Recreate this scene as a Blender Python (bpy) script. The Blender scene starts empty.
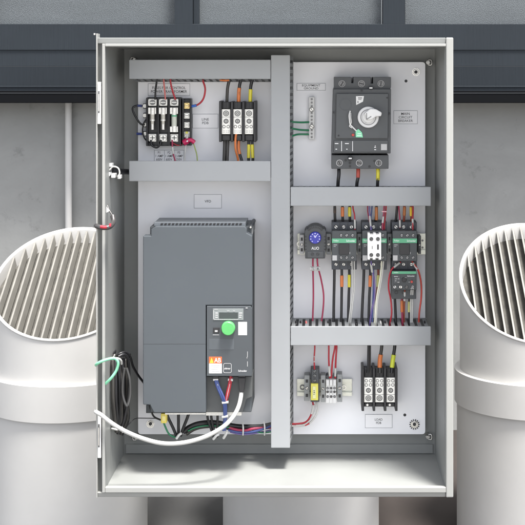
import bpy, bmesh, math, random
from mathutils import Vector
random.seed(7)
R = math.radians
S = bpy.context.scene
COL = S.collection

# ---------------------------------------------------------------- camera
D = 2.6            # camera distance to the front plane of the enclosure (y = 0)
VX, VY = 325.0, 75.0   # vanishing point measured in the photo
cd = bpy.data.cameras.new("camera"); cam = bpy.data.objects.new("camera", cd); COL.objects.link(cam)
cam.location = (0, -D, 0); cam.rotation_euler = (R(90), 0, 0)
cd.sensor_width = 36; cd.lens = 36*D/1.05
cd.shift_x = (262.5-VX)/525; cd.shift_y = -(262.5-VY)/525
cd.clip_start = .05; cd.clip_end = 500
S.camera = cam
# ---------------------------------------------------------------- light
SUN = Vector((.19, -.24, 1.0)).normalized()
w = bpy.data.worlds.new("World"); S.world = w; w.use_nodes = True
nt = w.node_tree; nt.nodes.clear()
sky = nt.nodes.new('ShaderNodeTexSky'); sky.sky_type = 'NISHITA'; sky.sun_disc = False
sky.sun_elevation = math.asin(SUN.z); sky.sun_rotation = math.atan2(SUN.x, SUN.y)
sky.air_density = .6; sky.dust_density = 3.0; sky.ozone_density = .6
hs = nt.nodes.new('ShaderNodeHueSaturation'); hs.inputs['Saturation'].default_value = .32
bg = nt.nodes.new('ShaderNodeBackground'); bg.inputs[1].default_value = .15
out = nt.nodes.new('ShaderNodeOutputWorld')
nt.links.new(sky.outputs[0], hs.inputs['Color']); nt.links.new(hs.outputs[0], bg.inputs[0]); nt.links.new(bg.outputs[0], out.inputs[0])
sl = bpy.data.lights.new("sun", 'SUN'); sl.energy = 3.3; sl.angle = R(11); sl.color = (1, .965, .92)
so = bpy.data.objects.new("sun", sl); COL.objects.link(so); so.rotation_euler = SUN.to_track_quat('Z', 'Y').to_euler()
S.view_settings.view_transform = 'Standard'; S.view_settings.look = 'None'
S.view_settings.exposure = 1.62; S.view_settings.gamma = 1
S.render.engine = 'CYCLES'

# ---------------------------------------------------------------- materials
def lin(h):
    h = h.lstrip('#'); v = [int(h[i:i+2], 16)/255 for i in (0, 2, 4)]
    return tuple((x/12.92 if x <= .04045 else ((x+.055)/1.055)**2.4) for x in v)
MATS = {}
def mat(name, col, rough=.5, metal=0., var=.06, scale=40., bump=0., bscale=200., spec=.5, coat=0.):
    if name in MATS: return MATS[name]
    m = bpy.data.materials.new(name); m.use_nodes = True; MATS[name] = m
    t = m.node_tree; p = t.nodes['Principled BSDF']
    c = lin(col) if isinstance(col, str) else col
    tc = t.nodes.new('ShaderNodeTexCoord'); nz = t.nodes.new('ShaderNodeTexNoise')
    nz.inputs['Scale'].default_value = scale; nz.inputs['Detail'].default_value = 5; nz.inputs['Roughness'].default_value = .65
    t.links.new(tc.outputs['Object'], nz.inputs['Vector'])
    cr = t.nodes.new('ShaderNodeValToRGB')
    cr.color_ramp.elements[0].position = .3; cr.color_ramp.elements[1].position = .7
    cr.color_ramp.elements[0].color = (*[x*(1-var) for x in c], 1); cr.color_ramp.elements[1].color = (*[min(1, x*(1+var)) for x in c], 1)
    t.links.new(nz.outputs['Fac'], cr.inputs[0]); t.links.new(cr.outputs[0], p.inputs['Base Color'])
    mr = t.nodes.new('ShaderNodeMapRange'); mr.inputs[3].default_value = max(.03, rough-.08); mr.inputs[4].default_value = min(1, rough+.08)
    t.links.new(nz.outputs['Fac'], mr.inputs[0]); t.links.new(mr.outputs[0], p.inputs['Roughness'])
    p.inputs['Metallic'].default_value = metal; p.inputs['Specular IOR Level'].default_value = spec
    if coat: p.inputs['Coat Weight'].default_value = coat
    if bump:
        n2 = t.nodes.new('ShaderNodeTexNoise'); n2.inputs['Scale'].default_value = bscale; n2.inputs['Detail'].default_value = 3
        t.links.new(tc.outputs['Object'], n2.inputs['Vector'])
        b = t.nodes.new('ShaderNodeBump'); b.inputs['Strength'].default_value = bump; b.inputs['Distance'].default_value = .001
        t.links.new(n2.outputs['Fac'], b.inputs['Height']); t.links.new(b.outputs[0], p.inputs['Normal'])
    return m
BOXP = mat('enclosure_paint', (.235, .243, .236), .42, var=.06, scale=6, bump=.15, bscale=900)
LIP = mat('rim_paint', (.315, .318, .302), .35, var=.03, scale=10, bump=.1, bscale=900)
PANEL = mat('panel_paint', (.83, .835, .86), .42, var=.03, scale=5, bump=.08, bscale=900)
DUCT = mat('duct_plastic', (.30, .312, .322), .45, var=.03, scale=8)
BLK = mat('black_plastic', (.018, .018, .02), .45, var=.2)
DRK = mat('dark_plastic', (.055, .06, .066), .45, var=.1)
BRK = mat('breaker_plastic', (.058, .062, .066), .5, var=.08, scale=20, bump=.1, bscale=1500)
BRK2 = mat('breaker_cover_plastic', (.068, .073, .077), .5, var=.06, scale=20, bump=.1, bscale=1500)
CONT = mat('contactor_plastic', (.05, .056, .06), .5, var=.1, scale=60)
CONT2 = mat('contactor_terminal_plastic', (.05, .056, .068), .5, var=.1, scale=60)
VFDM = mat('drive_cover_plastic', (.068, .079, .089), .5, var=.04, scale=7, bump=.12, bscale=1600)
VFDS = mat('drive_body_plastic', (.068, .077, .084), .55, var=.06, scale=10, bump=.12, bscale=1600)
VFDK = mat('keypad_plastic', (.058, .066, .073), .5, var=.05, scale=10)
GREY = mat('grey_clamp_plastic', (.24, .25, .25), .5, var=.12, scale=80)
LGREY = mat('light_grey_plastic', (.42, .42, .42), .5)
WHT = mat('white_plastic', (.66, .66, .65), .45, var=.04)
LBL = mat('label_stock', (.88, .88, .90), .5, var=.02)
INK = mat('label_ink', (.03, .03, .035), .6)
INKW = mat('white_ink', (.85, .85, .85), .6)
BORD = mat('label_border_ink', (.30, .31, .33), .6)
STEEL = mat('zinc_steel', (.62, .61, .58), .32, 1., var=.15, scale=150)
DSTEEL = mat('dark_steel', (.16, .16, .16), .4, 1., var=.2, scale=100)
WHT2 = mat('bright_terminal', (.86, .85, .80), .4, .1)
NICK = mat('nickel_terminal', (.80, .79, .75), .35, .35, var=.15, scale=200)
RAIL = mat('galvanised_rail', (.66, .67, .60), .35, .6, var=.1, scale=60)
GRN = mat('green_band', (.10, .36, .20), .5)
GRNK = mat('knob_green', (.085, .39, .11), .4)
GRNW = mat('green_insulation', (.02, .20, .09), .4)
GRNT = mat('mint_tube', (.22, .62, .38), .35)
REDW = mat('red_insulation', (.42, .025, .04), .4)
PNKW = mat('pink_red_insulation', (.60, .16, .15), .4)
MAGW = mat('maroon_insulation', (.34, .03, .08), .4)
MAG = mat('magenta_crimp', (.5, .02, .10), .35)
ORG = mat('orange_tape', (.60, .17, .045), .4)
YEL = mat('yellow_tape', (.62, .55, .04), .4)
YEL2 = mat('yellow_plastic', (.62, .58, .10), .45)
PYEL = mat('pale_yellow_tape', (.60, .60, .22), .45)
BLU = mat('blue_insulation', (.055, .085, .25), .4)
PUR = mat('violet_insulation', (.16, .12, .32), .4)
BLUD = mat('blue_dial', (.035, .04, .33), .35)
WHW = mat('white_insulation', (.52, .52, .50), .4)
CRM = mat('cream_insulation', (.74, .74, .60), .45)
BLKW = mat('black_insulation', (.012, .012, .014), .38, var=.2)
BRNW = mat('brown_insulation', (.25, .055, .03), .4)
LCD = mat('lcd_glass', (.035, .045, .045), .2)
PIPE = mat('pipe_paint', (.50, .495, .48), .55, var=.05, scale=4, bump=.08, bscale=500)
FIN = mat('grille_paint', (.155, .15, .135), .5, var=.12, scale=25)
TRI = mat('warning_orange', (.80, .12, .03), .45)

# ---------------------------------------------------------------- geometry helpers
PY = .225                                   # front face of the mounting panel
def wx(px, y): return (px-VX)*.002*(D+y)/D
def wz(py, y): return (VY-py)*.002*(D+y)/D
def sc(h): return .002*(D+PY-h)/D
def pt(px, py, h):
    y = PY-h; return Vector((wx(px, y), y, wz(py, y)))
class MB:
    def __init__(s): s.v = []; s.f = []; s.m = []; s.sm = []; s.mi = 0
    def take(s, bm, smooth=False):
        o = len(s.v); bm.verts.index_update()
        s.v += [v.co.copy() for v in bm.verts]
        for f in bm.faces:
            s.f.append([o+v.index for v in f.verts]); s.m.append(s.mi); s.sm.append(smooth)
        bm.free(); return s
    def raw(s, vs, fs, smooth=False):
        o = len(s.v); s.v += [Vector(v) for v in vs]
        for f in fs: s.f.append([o+i for i in f]); s.m.append(s.mi); s.sm.append(smooth)
        return s
    def hexa(s, p, bev=0):                  # p: 4 back, 4 front points
        bm = bmesh.new(); vs = [bm.verts.new(q) for q in p]
        for f in ((0,1,2,3), (7,6,5,4), (0,4,5,1), (1,5,6,2), (2,6,7,3), (3,7,4,0)): bm.faces.new([vs[i] for i in f])
        bmesh.ops.recalc_face_normals(bm, faces=bm.faces)
        if bev: bmesh.ops.bevel(bm, geom=list(bm.edges), offset=bev, segments=2, profile=.5, affect='EDGES', clamp_overlap=True)
        return s.take(bm)
    def boxw(s, x0, x1, y0, y1, z0, z1, bev=0):
        return s.hexa([(x0,y1,z0),(x1,y1,z0),(x1,y1,z1),(x0,y1,z1),(x0,y0,z0),(x1,y0,z0),(x1,y0,z1),(x0,y0,z1)], bev)
    def box(s, a, b, c, d, h0, h1, bev=0):  # photo rectangle at its front face, extruded from height h0 to h1 above the panel
        y = PY-h1
        return s.boxw(wx(a,y), wx(c,y), y, PY-h0, wz(d,y), wz(b,y), bev)
    def prism(s, poly, h0, h1, bev=0):
        y1 = PY-h1; y0 = PY-h0; P = [(wx(a,y1), wz(b,y1)) for a, b in poly]
        bm = bmesh.new(); F = [bm.verts.new((x,y1,z)) for x, z in P]; B = [bm.verts.new((x,y0,z)) for x, z in P]
        bm.faces.new(F); bm.faces.new(B[::-1]); n = len(P)
        for i in range(n): bm.faces.new((F[i], B[i], B[(i+1)%n], F[(i+1)%n]))
        bmesh.ops.recalc_face_normals(bm, faces=bm.faces)
        if bev: bmesh.ops.bevel(bm, geom=list(bm.edges), offset=bev, segments=2, profile=.5, affect='EDGES', clamp_overlap=True)
        return s.take(bm)
    def cyl(s, cx, cy, r, h0, h1, n=20, r2=None, rot=0):
        y1 = PY-h1; y0 = PY-h0; X = wx(cx,y1); Z = wz(cy,y1); r *= sc(h1); r2 = r if r2 is None else r2*sc(h1)
        vs = []
        for (y, q) in ((y0, r), (y1, r2)):
            for i in range(n):
                a = 2*math.pi*i/n+rot; vs.append((X+q*math.cos(a), y, Z+q*math.sin(a)))
        e = min(r2, y0-y1)*.12
        for i in range(n):
            a = 2*math.pi*i/n+rot; vs.append((X+(r2-e)*math.cos(a), y1-e*.6, Z+(r2-e)*math.sin(a)))
        s.raw(vs, [(i, (i+1)%n, n+(i+1)%n, n+i) for i in range(n)]+[(n+i, n+(i+1)%n, 2*n+(i+1)%n, 2*n+i) for i in range(n)], n > 8)
        return s.raw(vs[2*n:], [tuple(range(n))])
    def ring(s, cx, cy, r0, r1, h0, h1, n=24):
        y1 = PY-h1; y0 = PY-h0; X = wx(cx,y1); Z = wz(cy,y1); k = sc(h1); vs = []
        for (y, q) in ((y0, r1), (y1, r1), (y1, r0), (y0, r0)):
            for i in range(n): a = 2*math.pi*i/n; vs.append((X+q*k*math.cos(a), y, Z+q*k*math.sin(a)))
        return s.raw(vs, [(j*n+i, j*n+(i+1)%n, (j+1)*n+(i+1)%n, (j+1)*n+i) for j in range(3) for i in range(n)])
    def tubew(s, P, r, n=10, sub=6, caps=True):
        P = [Vector(p) for p in P]
        if len(P) > 2 and sub > 1:
            Q = [P[0]*2-P[1]]+P+[P[-1]*2-P[-2]]; o = []
            for i in range(1, len(Q)-2):
                a, b, c, d = Q[i-1:i+3]
                for j in range(sub):
                    t = j/sub; o.append(.5*((2*b)+(c-a)*t+(2*a-5*b+4*c-d)*t*t+(3*b-a-3*c+d)*t**3))
            o.append(P[-1]); P = o
        vs = []; up = Vector((.13, -1, .21)); N = len(P)
        for i, p in enumerate(P):
            t = (P[min(i+1, N-1)]-P[max(i-1, 0)]).normalized()
            a = t.cross(up)
            if a.length < .05: a = t.cross(Vector((1, 0, 0)))
            a.normalize(); b = t.cross(a); up = a.cross(t) if False else up
            rr = r(i/(N-1)) if callable(r) else r
            for k in range(n):
                q = 2*math.pi*k/n; vs.append(p+a*rr*math.cos(q)+b*rr*math.sin(q))
        s.raw(vs, [(i*n+k, i*n+(k+1)%n, (i+1)*n+(k+1)%n, (i+1)*n+k) for i in range(N-1) for k in range(n)], True)
        if caps: s.raw(vs[:n], [tuple(range(n))]); s.raw(vs[-n:], [tuple(range(n))[::-1]])
        return s
    def tube(s, pts, r, n=10, sub=6): return s.tubew([pt(*p) for p in pts], r*sc(pts[0][2]), n, sub)
    def build(s, name, mats, parent=None, label=None):
        me = bpy.data.meshes.new(name)
        if parent is None:
            lo = [min(v[i] for v in s.v) for i in range(3)]; hi = [max(v[i] for v in s.v) for i in range(3)]
            L = Vector(((lo[0]+hi[0])/2, (lo[1]+hi[1])/2, lo[2]))
        else: L = Vector(parent['_L'])
        me.from_pydata([v-L for v in s.v], [], s.f)
        ms = mats if isinstance(mats, (list, tuple)) else [mats]
        for q in ms: me.materials.append(q)
        me.polygons.foreach_set('material_index', s.m); me.polygons.foreach_set('use_smooth', s.sm); me.update()
        bm = bmesh.new(); bm.from_mesh(me); bmesh.ops.recalc_face_normals(bm, faces=bm.faces); bm.to_mesh(me); bm.free()
        o = bpy.data.objects.new(name, me); COL.objects.link(o); o['_L'] = tuple(L)
        if parent is None: o.location = L
        else: o.parent = parent
        if label: o['label'] = label
        return o
def tag(o, label, cat, group=None):
    o['label'] = label; o['category'] = cat
    if group: o['group'] = group
    return o
def struct(o): o['kind'] = 'structure'; return o
def thing(name, p, label, cat, group=None):
    o = bpy.data.objects.new(name, None); COL.objects.link(o); o.location = p; o['_L'] = tuple(p); o.empty_display_size = .02
    return tag(o, label, cat, group)
def kids(o): return [c for c in bpy.data.objects if c.parent == o]
def copy_tree(o, parent=None):
    c = o.copy(); COL.objects.link(c)
    if parent is not None: c.parent = parent
    for ch in kids(o): copy_tree(ch, c)
    return c
def textmesh(s, cx, cy, hpx, h, m, parent, wpx=None, bold=.0, name='lettering', spacing=1.0):
    """raised lettering; hpx = line pitch in photo pixels"""
    cu = bpy.data.curves.new('t', 'FONT'); cu.body = s; cu.size = 1; cu.align_x = 'CENTER'; cu.align_y = 'CENTER'; cu.offset = bold; cu.space_line = spacing
    cu.resolution_u = 3
    to = bpy.data.objects.new('t', cu); COL.objects.link(to); bpy.context.view_layer.update()
    me0 = bpy.data.meshes.new_from_object(to.evaluated_get(bpy.context.evaluated_depsgraph_get()))
    vs = [v.co.copy() for v in me0.vertices]; fs = [tuple(p.vertices) for p in me0.polygons]
    bpy.data.objects.remove(to); bpy.data.curves.remove(cu); bpy.data.meshes.remove(me0)
    xs = [v.x for v in vs]; ys = [v.y for v in vs]; mx = (min(xs)+max(xs))/2; my = (min(ys)+max(ys))/2
    k = sc(h); sy = hpx*k/(max(ys)-min(ys)); sx = (wpx*k/(max(xs)-min(xs))) if wpx else sy
    y = PY-h; X = wx(cx, y); Z = wz(cy, y)
    b = MB(); b.raw([(X+(v.x-mx)*sx, y-.0002, Z+(v.y-my)*sy) for v in vs], fs)
    return b.build(name, m, parent)

# ================================================================ SETTING
YW = 1.6; ZG = wz(430, YW)
def concrete(name, c1, c2, c3):
    m = bpy.data.materials.new(name); m.use_nodes = True; t = m.node_tree; p = t.nodes['Principled BSDF']; N = t.nodes.new; L = t.links.new
    tc = N('ShaderNodeTexCoord')
    def noise(scale, det, ro=.6, dist=0):
        n = N('ShaderNodeTexNoise'); n.inputs['Scale'].default_value = scale; n.inputs['Detail'].default_value = det
        n.inputs['Roughness'].default_value = ro; n.inputs['Distortion'].default_value = dist; L(tc.outputs['Object'], n.inputs['Vector']); return n
    a = noise(3.4, 9, .68, .5); b = noise(14, 8, .7); c = noise(5, 3, .5, 1.5)
    r = N('ShaderNodeValToRGB'); r.color_ramp.elements[0].position = .3; r.color_ramp.elements[0].color = (*c1, 1)
    r.color_ramp.elements[1].position = .68; r.color_ramp.elements[1].color = (*c2, 1); L(a.outputs[0], r.inputs[0])
    r2 = N('ShaderNodeValToRGB'); r2.color_ramp.elements[0].position = .585; r2.color_ramp.elements[0].color = (0,0,0,1)
    r2.color_ramp.elements[1].position = .74; r2.color_ramp.elements[1].color = (1,1,1,1); L(b.outputs[0], r2.inputs[0])
    mx = N('ShaderNodeMixRGB'); mx.inputs[2].default_value = (*c3, 1); L(r.outputs[0], mx.inputs[1])
    mu = N('ShaderNodeMath'); mu.operation = 'MULTIPLY'; L(r2.outputs[0], mu.inputs[0]); L(c.outputs[0], mu.inputs[1]); L(mu.outputs[0], mx.inputs[0])
    L(mx.outputs[0], p.inputs['Base Color']); p.inputs['Roughness'].default_value = .85
    bp = N('ShaderNodeBump'); bp.inputs['Strength'].default_value = .35; bp.inputs['Distance'].default_value = .004
    L(b.outputs[0], bp.inputs['Height']); L(bp.outputs[0], p.inputs['Normal'])
    return m
CONC = concrete('wall_concrete', (.235, .238, .230), (.305, .308, .298), (.10, .103, .098))
SOIL = concrete('brown_ground', (.019, .014, .0118), (.026, .0195, .0168), (.02, .016, .014))
SLAB = concrete('grey_slab', (.034, .034, .034), (.044, .044, .043), (.025, .025, .025))
struct(MB().boxw(-60, 60, -60, 60, ZG-.3, ZG).build('ground', SOIL))
struct(MB().boxw(-30, 30, -40, -.85, ZG-.05, ZG+.004, .002).build('bounce_pavement', concrete('bounce_concrete', (.30, .295, .28), (.36, .355, .34), (.24, .235, .225))))  # unseen pale ground added in front to bounce light into the cabinet
struct(MB().boxw(-2.4, wx(262, .9), -.8, YW-.02, ZG-.05, ZG+.004, .002).build('concrete_slab', SLAB))
yb = YW-.10
tag(MB().boxw(-4, 4, YW, YW+.2, ZG-.1, wz(97, YW)).build('concrete_wall', CONC), 'grey mottled concrete wall behind the white vent pipes', 'wall')
# screen of slate steel beams with fine mesh panels above the wall
def slate(name, c, mesh=False):
    m = bpy.data.materials.new(name); m.use_nodes = True; t = m.node_tree; p = t.nodes['Principled BSDF']; N = t.nodes.new; L = t.links.new
    tc = N('ShaderNodeTexCoord')
    if mesh:
        v = N('ShaderNodeTexVoronoi'); v.inputs['Scale'].default_value = 1; v.inputs['Randomness'].default_value = .8; mp = N('ShaderNodeMapping'); mp.inputs['Scale'].default_value = (330, 330, 480); mp.inputs['Rotation'].default_value = (0, .5, 0); L(tc.outputs['Object'], mp.inputs[0]); L(mp.outputs[0], v.inputs['Vector'])
        src = v.outputs['Distance']; lo, hi = .12, .55
    else:
        mp = N('ShaderNodeMapping'); mp.inputs['Scale'].default_value = (240, 240, 10); L(tc.outputs['Object'], mp.inputs[0])
        n = N('ShaderNodeTexNoise'); n.inputs['Scale'].default_value = 1; n.inputs['Detail'].default_value = 4; L(mp.outputs[0], n.inputs['Vector'])
        src = n.outputs[0]; lo, hi = .3, .7
    r = N('ShaderNodeValToRGB'); r.color_ramp.elements[0].position = lo; r.color_ramp.elements[1].position = hi
    q = .38 if mesh else .05
    r.color_ramp.elements[0].color = (*[x*(1-q) for x in c], 1); r.color_ramp.elements[1].color = (*[x*(1+q*.8) for x in c], 1)
    L(src, r.inputs[0])
    n3 = N('ShaderNodeTexNoise'); n3.inputs['Scale'].default_value = 2.5; n3.inputs['Detail'].default_value = 6; m3 = N('ShaderNodeMapping'); m3.inputs['Scale'].default_value = (1, 1, 7 if mesh else 2); m3.inputs['Rotation'].default_value = (0, .06, 0); L(tc.outputs['Object'], m3.inputs[0]); L(m3.outputs[0], n3.inputs['Vector'])
    mm = N('ShaderNodeMixRGB'); mm.blend_type = 'MULTIPLY'; mm.inputs[0].default_value = .5
    r3 = N('ShaderNodeValToRGB'); r3.color_ramp.elements[0].position = .25; r3.color_ramp.elements[0].color = (.6,.6,.6,1); r3.color_ramp.elements[1].position = .7
    L(n3.outputs[0], r3.inputs[0]); L(r.outputs[0], mm.inputs[1]); L(r3.outputs[0], mm.inputs[2])
    L(mm.outputs[0], p.inputs['Base Color']); p.inputs['Roughness'].default_value = .6; p.inputs['Specular IOR Level'].default_value = .25
    b = N('ShaderNodeBump'); b.inputs['Strength'].default_value = .4; b.inputs['Distance'].default_value = .002; L(src, b.inputs['Height']); L(b.outputs[0], p.inputs['Normal'])
    return m
SLT = slate('slate_steel', (.0185, .0245, .031)); SLT2 = slate('slate_steel_dark', (.0135, .0185, .024)); MESH = slate('mesh_infill', (.098, .109, .116), True); BEAM = mat('black_steel', (.0035, .004, .005), .7, spec=.1)
scr = thing('screen_fence', (0, YW, wz(103, yb)), 'slate grey steel screen with fine mesh panels above the concrete wall', 'screen')
ya = YW-.06
b = MB(); b.boxw(-4, 4, ya+.003, YW+.05, wz(66, ya), wz(24, ya)); b.boxw(-4, 4, ya, ya+.003, wz(50, ya), wz(24, ya), .0008); b.build('upper_rail', SLT, scr)
b = MB(); b.boxw(-4, 4, ya+.003, YW+.05, wz(91, ya), wz(66.3, ya)); b.boxw(-4, 4, ya+.001, ya+.003, wz(87.5, ya), wz(86, ya), .001); b.build('lower_rail', SLT2, scr)
b = MB(); b.boxw(-4, 4, yb-.02, YW+.05, wz(103, yb-.02), wz(93, yb-.02), .002); b.boxw(-4, 4, yb, YW+.05, wz(93, yb)+.0005, wz(91, yb)); b.build('bottom_beam', BEAM, scr)
MB().boxw(-4, 4, yb-.021, yb-.0195, wz(93.4, yb), wz(92.6, yb)).build('beam_edge', mat('pale_edge_steel', (.022, .025, .028), .6), scr)  # thin paler line along the front edge of the beam
posts = [(-450, -427), (-242, -219), (-33, -10), (174.5, 192.5), (383, 405), (592, 615), (801, 824)]
for a, c in posts:
    b = MB(); b.boxw(wx(a, ya), wx(c, ya), ya, YW+.04, wz(24, ya), wz(-300, ya))
    if a == 174.5: b.boxw(wx(193, ya), wx(198.5, ya), ya+.02, YW+.03, wz(24, ya), wz(-300, ya))
    b.build('post', SLT, scr)
for a, c in zip(posts[:-1], posts[1:]):
    MB().boxw(wx(a[1]+1, ya), wx(c[0]-1, ya), YW-.02, YW, wz(24.5, ya), wz(-300, ya)).build('mesh_panel', MESH, scr)
# conduit
cp = thing('conduit_pipe', (wx(68, YW-.03), YW-.03, ZG), 'thin white conduit pipe running down the concrete wall', 'pipe')
MB().tubew([(wx(68, YW-.03), YW-.022, ZG), (wx(68, YW-.03), YW-.022, wz(102, YW-.03))], .0108, 20, 1).build('pipe', PIPE, cp)
for zz in (150, 350): MB().boxw(wx(63.5, YW), wx(72.5, YW), YW-.012, YW-.0, wz(zz+3, YW), wz(zz, YW), .001).build('pipe_clamp', PIPE, cp) if zz > 200 else None

# vent pipes with slanted, grilled mouths
YC = .65
def vent_pipe(cpx, ztop, zbot, col0, col1, label, lean, shear=0):
    X = wx(cpx, YC); r = .187; k = (ztop-zbot)/(2*r); zm = (ztop+zbot)/2
    t = thing('vent_pipe', (X, YC, ZG), label, 'vent pipe', 'white ventilation pipes')
    n = 96
    def zat(x, y): return zm+k*(y-YC)+shear*(x-X)
    def shell(r0, r1, za, zb, name, m):
        P = [(r1, za), (r1, zb), (r0, zb), (r0, za)]; b = MB()
        for q in range(4):
            vs = []
            for (rr, z) in (P[q], P[(q+1)%4]):
                for i in range(n):
                    a = 2*math.pi*i/n; x = X+rr*math.cos(a); y = YC+rr*math.sin(a)
                    vs.append((x, y, z if z is not None else zat(x, y)))
            b.raw(vs, [(i, (i+1)%n, n+(i+1)%n, n+i) for i in range(n)], q in (0, 2))
        return b.build(name, m, t)
    shell(r-.006, r, ZG, None, 'pipe_shell', PIPE)
    yf = YC-r; shell(r, r+.0135, wz(col1, yf), wz(col0, yf), 'collar', PIPE); shell(r+.0005, r+.0075, ZG, wz(col1, yf), 'lower_tube', PIPE)
    # rim bead
    P = []
    for i in range(97):
        a = 2*math.pi*i/96; x = X+(r-.001)*math.cos(a); y = YC+(r-.001)*math.sin(a); P.append((x, y, zat(x, y)))
    MB().tubew(P, .0032, 8, 1, False).build('rim', PIPE, t)
    # grille: vertical fins lying along the slope
    g = MB(); pitch = .0212; nf = int(2*r/pitch)
    for i in range(nf+1):
        x = X-r+.008+i*pitch
        c = (r-.008)**2-(x-X)**2
        if c < .0006: continue
        c = math.sqrt(c); y0 = YC-c; y1 = YC+c; th = .0021; dp = .024
        g.hexa([(x-th+lean*dp, y1, zat(x, y1)-dp), (x+th+lean*dp, y1, zat(x, y1)-dp), (x+th, y1, zat(x, y1)-.002), (x-th, y1, zat(x, y1)-.002),
                (x-th+lean*dp, y0, zat(x, y0)-dp), (x+th+lean*dp, y0, zat(x, y0)-dp), (x+th, y0, zat(x, y0)-.002), (x-th, y0, zat(x, y0)-.002)])
    g.build('grille', FIN, t)
    vs = [(X+(r-.007)*math.cos(2*math.pi*i/n), YC+(r-.007)*math.sin(2*math.pi*i/n)) for i in range(n)]
    g = MB(); g.raw([(x, y, zat(x, y)-.034) for x, y in vs], [tuple(range(n))]); g.build('shade_disc', mat('pipe_shade', (.05, .047, .04), .8, var=.5, scale=30), t)  # dark disc added below the fins, stands in for the pipe's inner shade
    return t
yfr, ybk = YC-.187, YC+.187
vent_pipe(69, wz(228, ybk), wz(341, yfr), 386, 422, 'white vent pipe with slanted grilled mouth left of the cabinet', .22)
vent_pipe(301, wz(228, ybk), wz(341, yfr), 386, 422, 'white vent pipe behind the cabinet, only its lower part showing', .22)
vent_pipe(535, wz(224, ybk), wz(345, yfr), 386, 420, 'white vent pipe with slanted grilled mouth right of the cabinet', .22)

# ================================================================ ENCLOSURE
BY = .25
xl, xr = wx(105, 0), wx(446, 0); zt, zb = wz(46.5, 0), wz(490, 0)
xL, xR = wx(96, 0), wx(453.4, 0); zT, zB = wz(37.5, 0), wz(498, 0)
enc = thing('electrical_enclosure', (0, BY, zB), 'large open grey steel electrical cabinet with white rim and bare interior walls', 'cabinet')
T = .002
MB().boxw(xl-T, xr+T, BY, BY+T, zb-T, zt+T).build('back_wall', BOXP, enc)
MB().boxw(xl-T, xl, .004, BY-.0001, zb, zt).build('side_wall', BOXP, enc)
MB().boxw(xr, xr+T, .004, BY-.0001, zb, zt).build('side_wall', BOXP, enc)
MB().boxw(xl-T, xr+T, .004, BY-.0001, zt, zt+T).build('top_wall', BOXP, enc)
MB().boxw(xl-T, xr+T, .004, BY-.0001, zb-T, zb).build('floor_wall', BOXP, enc)
y4 = BY-.004
b = MB(); b.boxw(wx(126, BY), wx(432.8, BY), y4, BY-.0002, wz(453, BY), wz(443.8, BY), .0008); b.boxw(wx(432.8, BY)+.001, xr-.001, BY-.0012, BY-.0002, wz(453.3, BY), wz(452.7, BY)); b.build('back_rail', BOXP, enc)
# rim: right / top / bottom flanges, inner lip, and the hinge channel on the left
b = MB()
b.boxw(xr+.0002, xR, 0, .014, zB+.0005, zT, .0022)
b.build('right_flange', LIP, enc)
b = MB()
b.hexa([(xL+.002, .016, zt+.0062), (xr-.0002, .016, zt+.0062), (xr-.0002, .016, zT-.0003), (xL+.002, .016, zT-.0003),
        (xL+.002, .006, zt+.0062), (xr-.0002, .006, zt+.0062), (xr-.0002, .0045, zT-.0003), (xL+.002, .0045, zT-.0003)], .0012)
b.build('top_flange', BOXP, enc)
b = MB(); b.boxw(xl, xr, .0003, .012, zt+.0002, zt+.0060, .0012); b.build('top_lip', LIP, enc)
b = MB()
b.hexa([(xL+.002, .020, zB), (xr-.0002, .020, zB), (xr-.0002, .016, zb-.0062), (xL+.002, .016, zb-.0062),
        (xL+.002, .006, zB), (xr-.0002, .006, zB), (xr-.0002, .0035, zb-.0062), (xL+.002, .0035, zb-.0062)], .0012)
b.build('bottom_flange', LIP, enc)
b = MB(); b.boxw(xl, xr, .0003, .012, zb-.0058, zb+.0052, .0012)
b.build('bottom_lip', LIP, enc)
b = MB(); b.boxw(wx(102, 0), xl-.0002, 0, .014, zb-.0058, zt+.0058, .0012); b.build('left_lip', LIP, enc)
b = MB(); b.boxw(xL, wx(97.3, 0), .001, .03, zB, zT+.008, .0005); b.build('door_edge', LIP, enc)
MB().boxw(wx(97.4, 0), wx(102, 0), .014, .02, zB+.002, zT-.002).build('hinge_channel', mat('channel_shade', (.13, .135, .13), .5), enc)  # recess shadow put into the colour of the channel strip
MB().boxw(xR-.016, xR-.012, .02, BY+.001, zB+.012, zT-.012).build('outer_skin', BOXP, enc)
MB().boxw(xL+.014, xL+.0178, .02, BY+.001, zB+.012, zT-.012).build('outer_skin', BOXP, enc)
for bx in (-.338, .215):
    for bz in (-.25, -.62):
        b = MB(); b.boxw(bx-.02, bx+.02, BY+.0025, YW-.008, bz-.02, bz+.02, .002); b.boxw(bx-.05, bx+.05, YW-.008, YW-.0005, bz-.05, bz+.05, .001); b.build('wall_bracket', STEEL, enc)
for y0, y1 in ((82, 124), (415, 458)):
    hg = MB().boxw(wx(97.6, 0), wx(101, 0), -.001, .014, wz(y1, 0), wz(y0, 0), .0008).build('hinge', WHT, enc)
    g = MB(); g.boxw(wx(98.2, 0), wx(99.8, 0), -.0016, -.0011, wz(y1-11, 0), wz(y0+9, 0)); g.build('hinge_slot', DSTEEL, hg)
    g = MB(); g.tubew([(wx(98.9, 0), -.0026, wz(y1-13, 0)), (wx(98.9, 0), -.0026, wz(y0+12, 0))], .0013, 10, 1); g.build('hinge_pin', STEEL, hg)
MB().boxw(wx(93.6, 0), wx(95.4, 0), .0, .003, wz(35, 0), wz(33.2, 0), .0006).build('hinge_tip', STEEL, enc)
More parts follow.
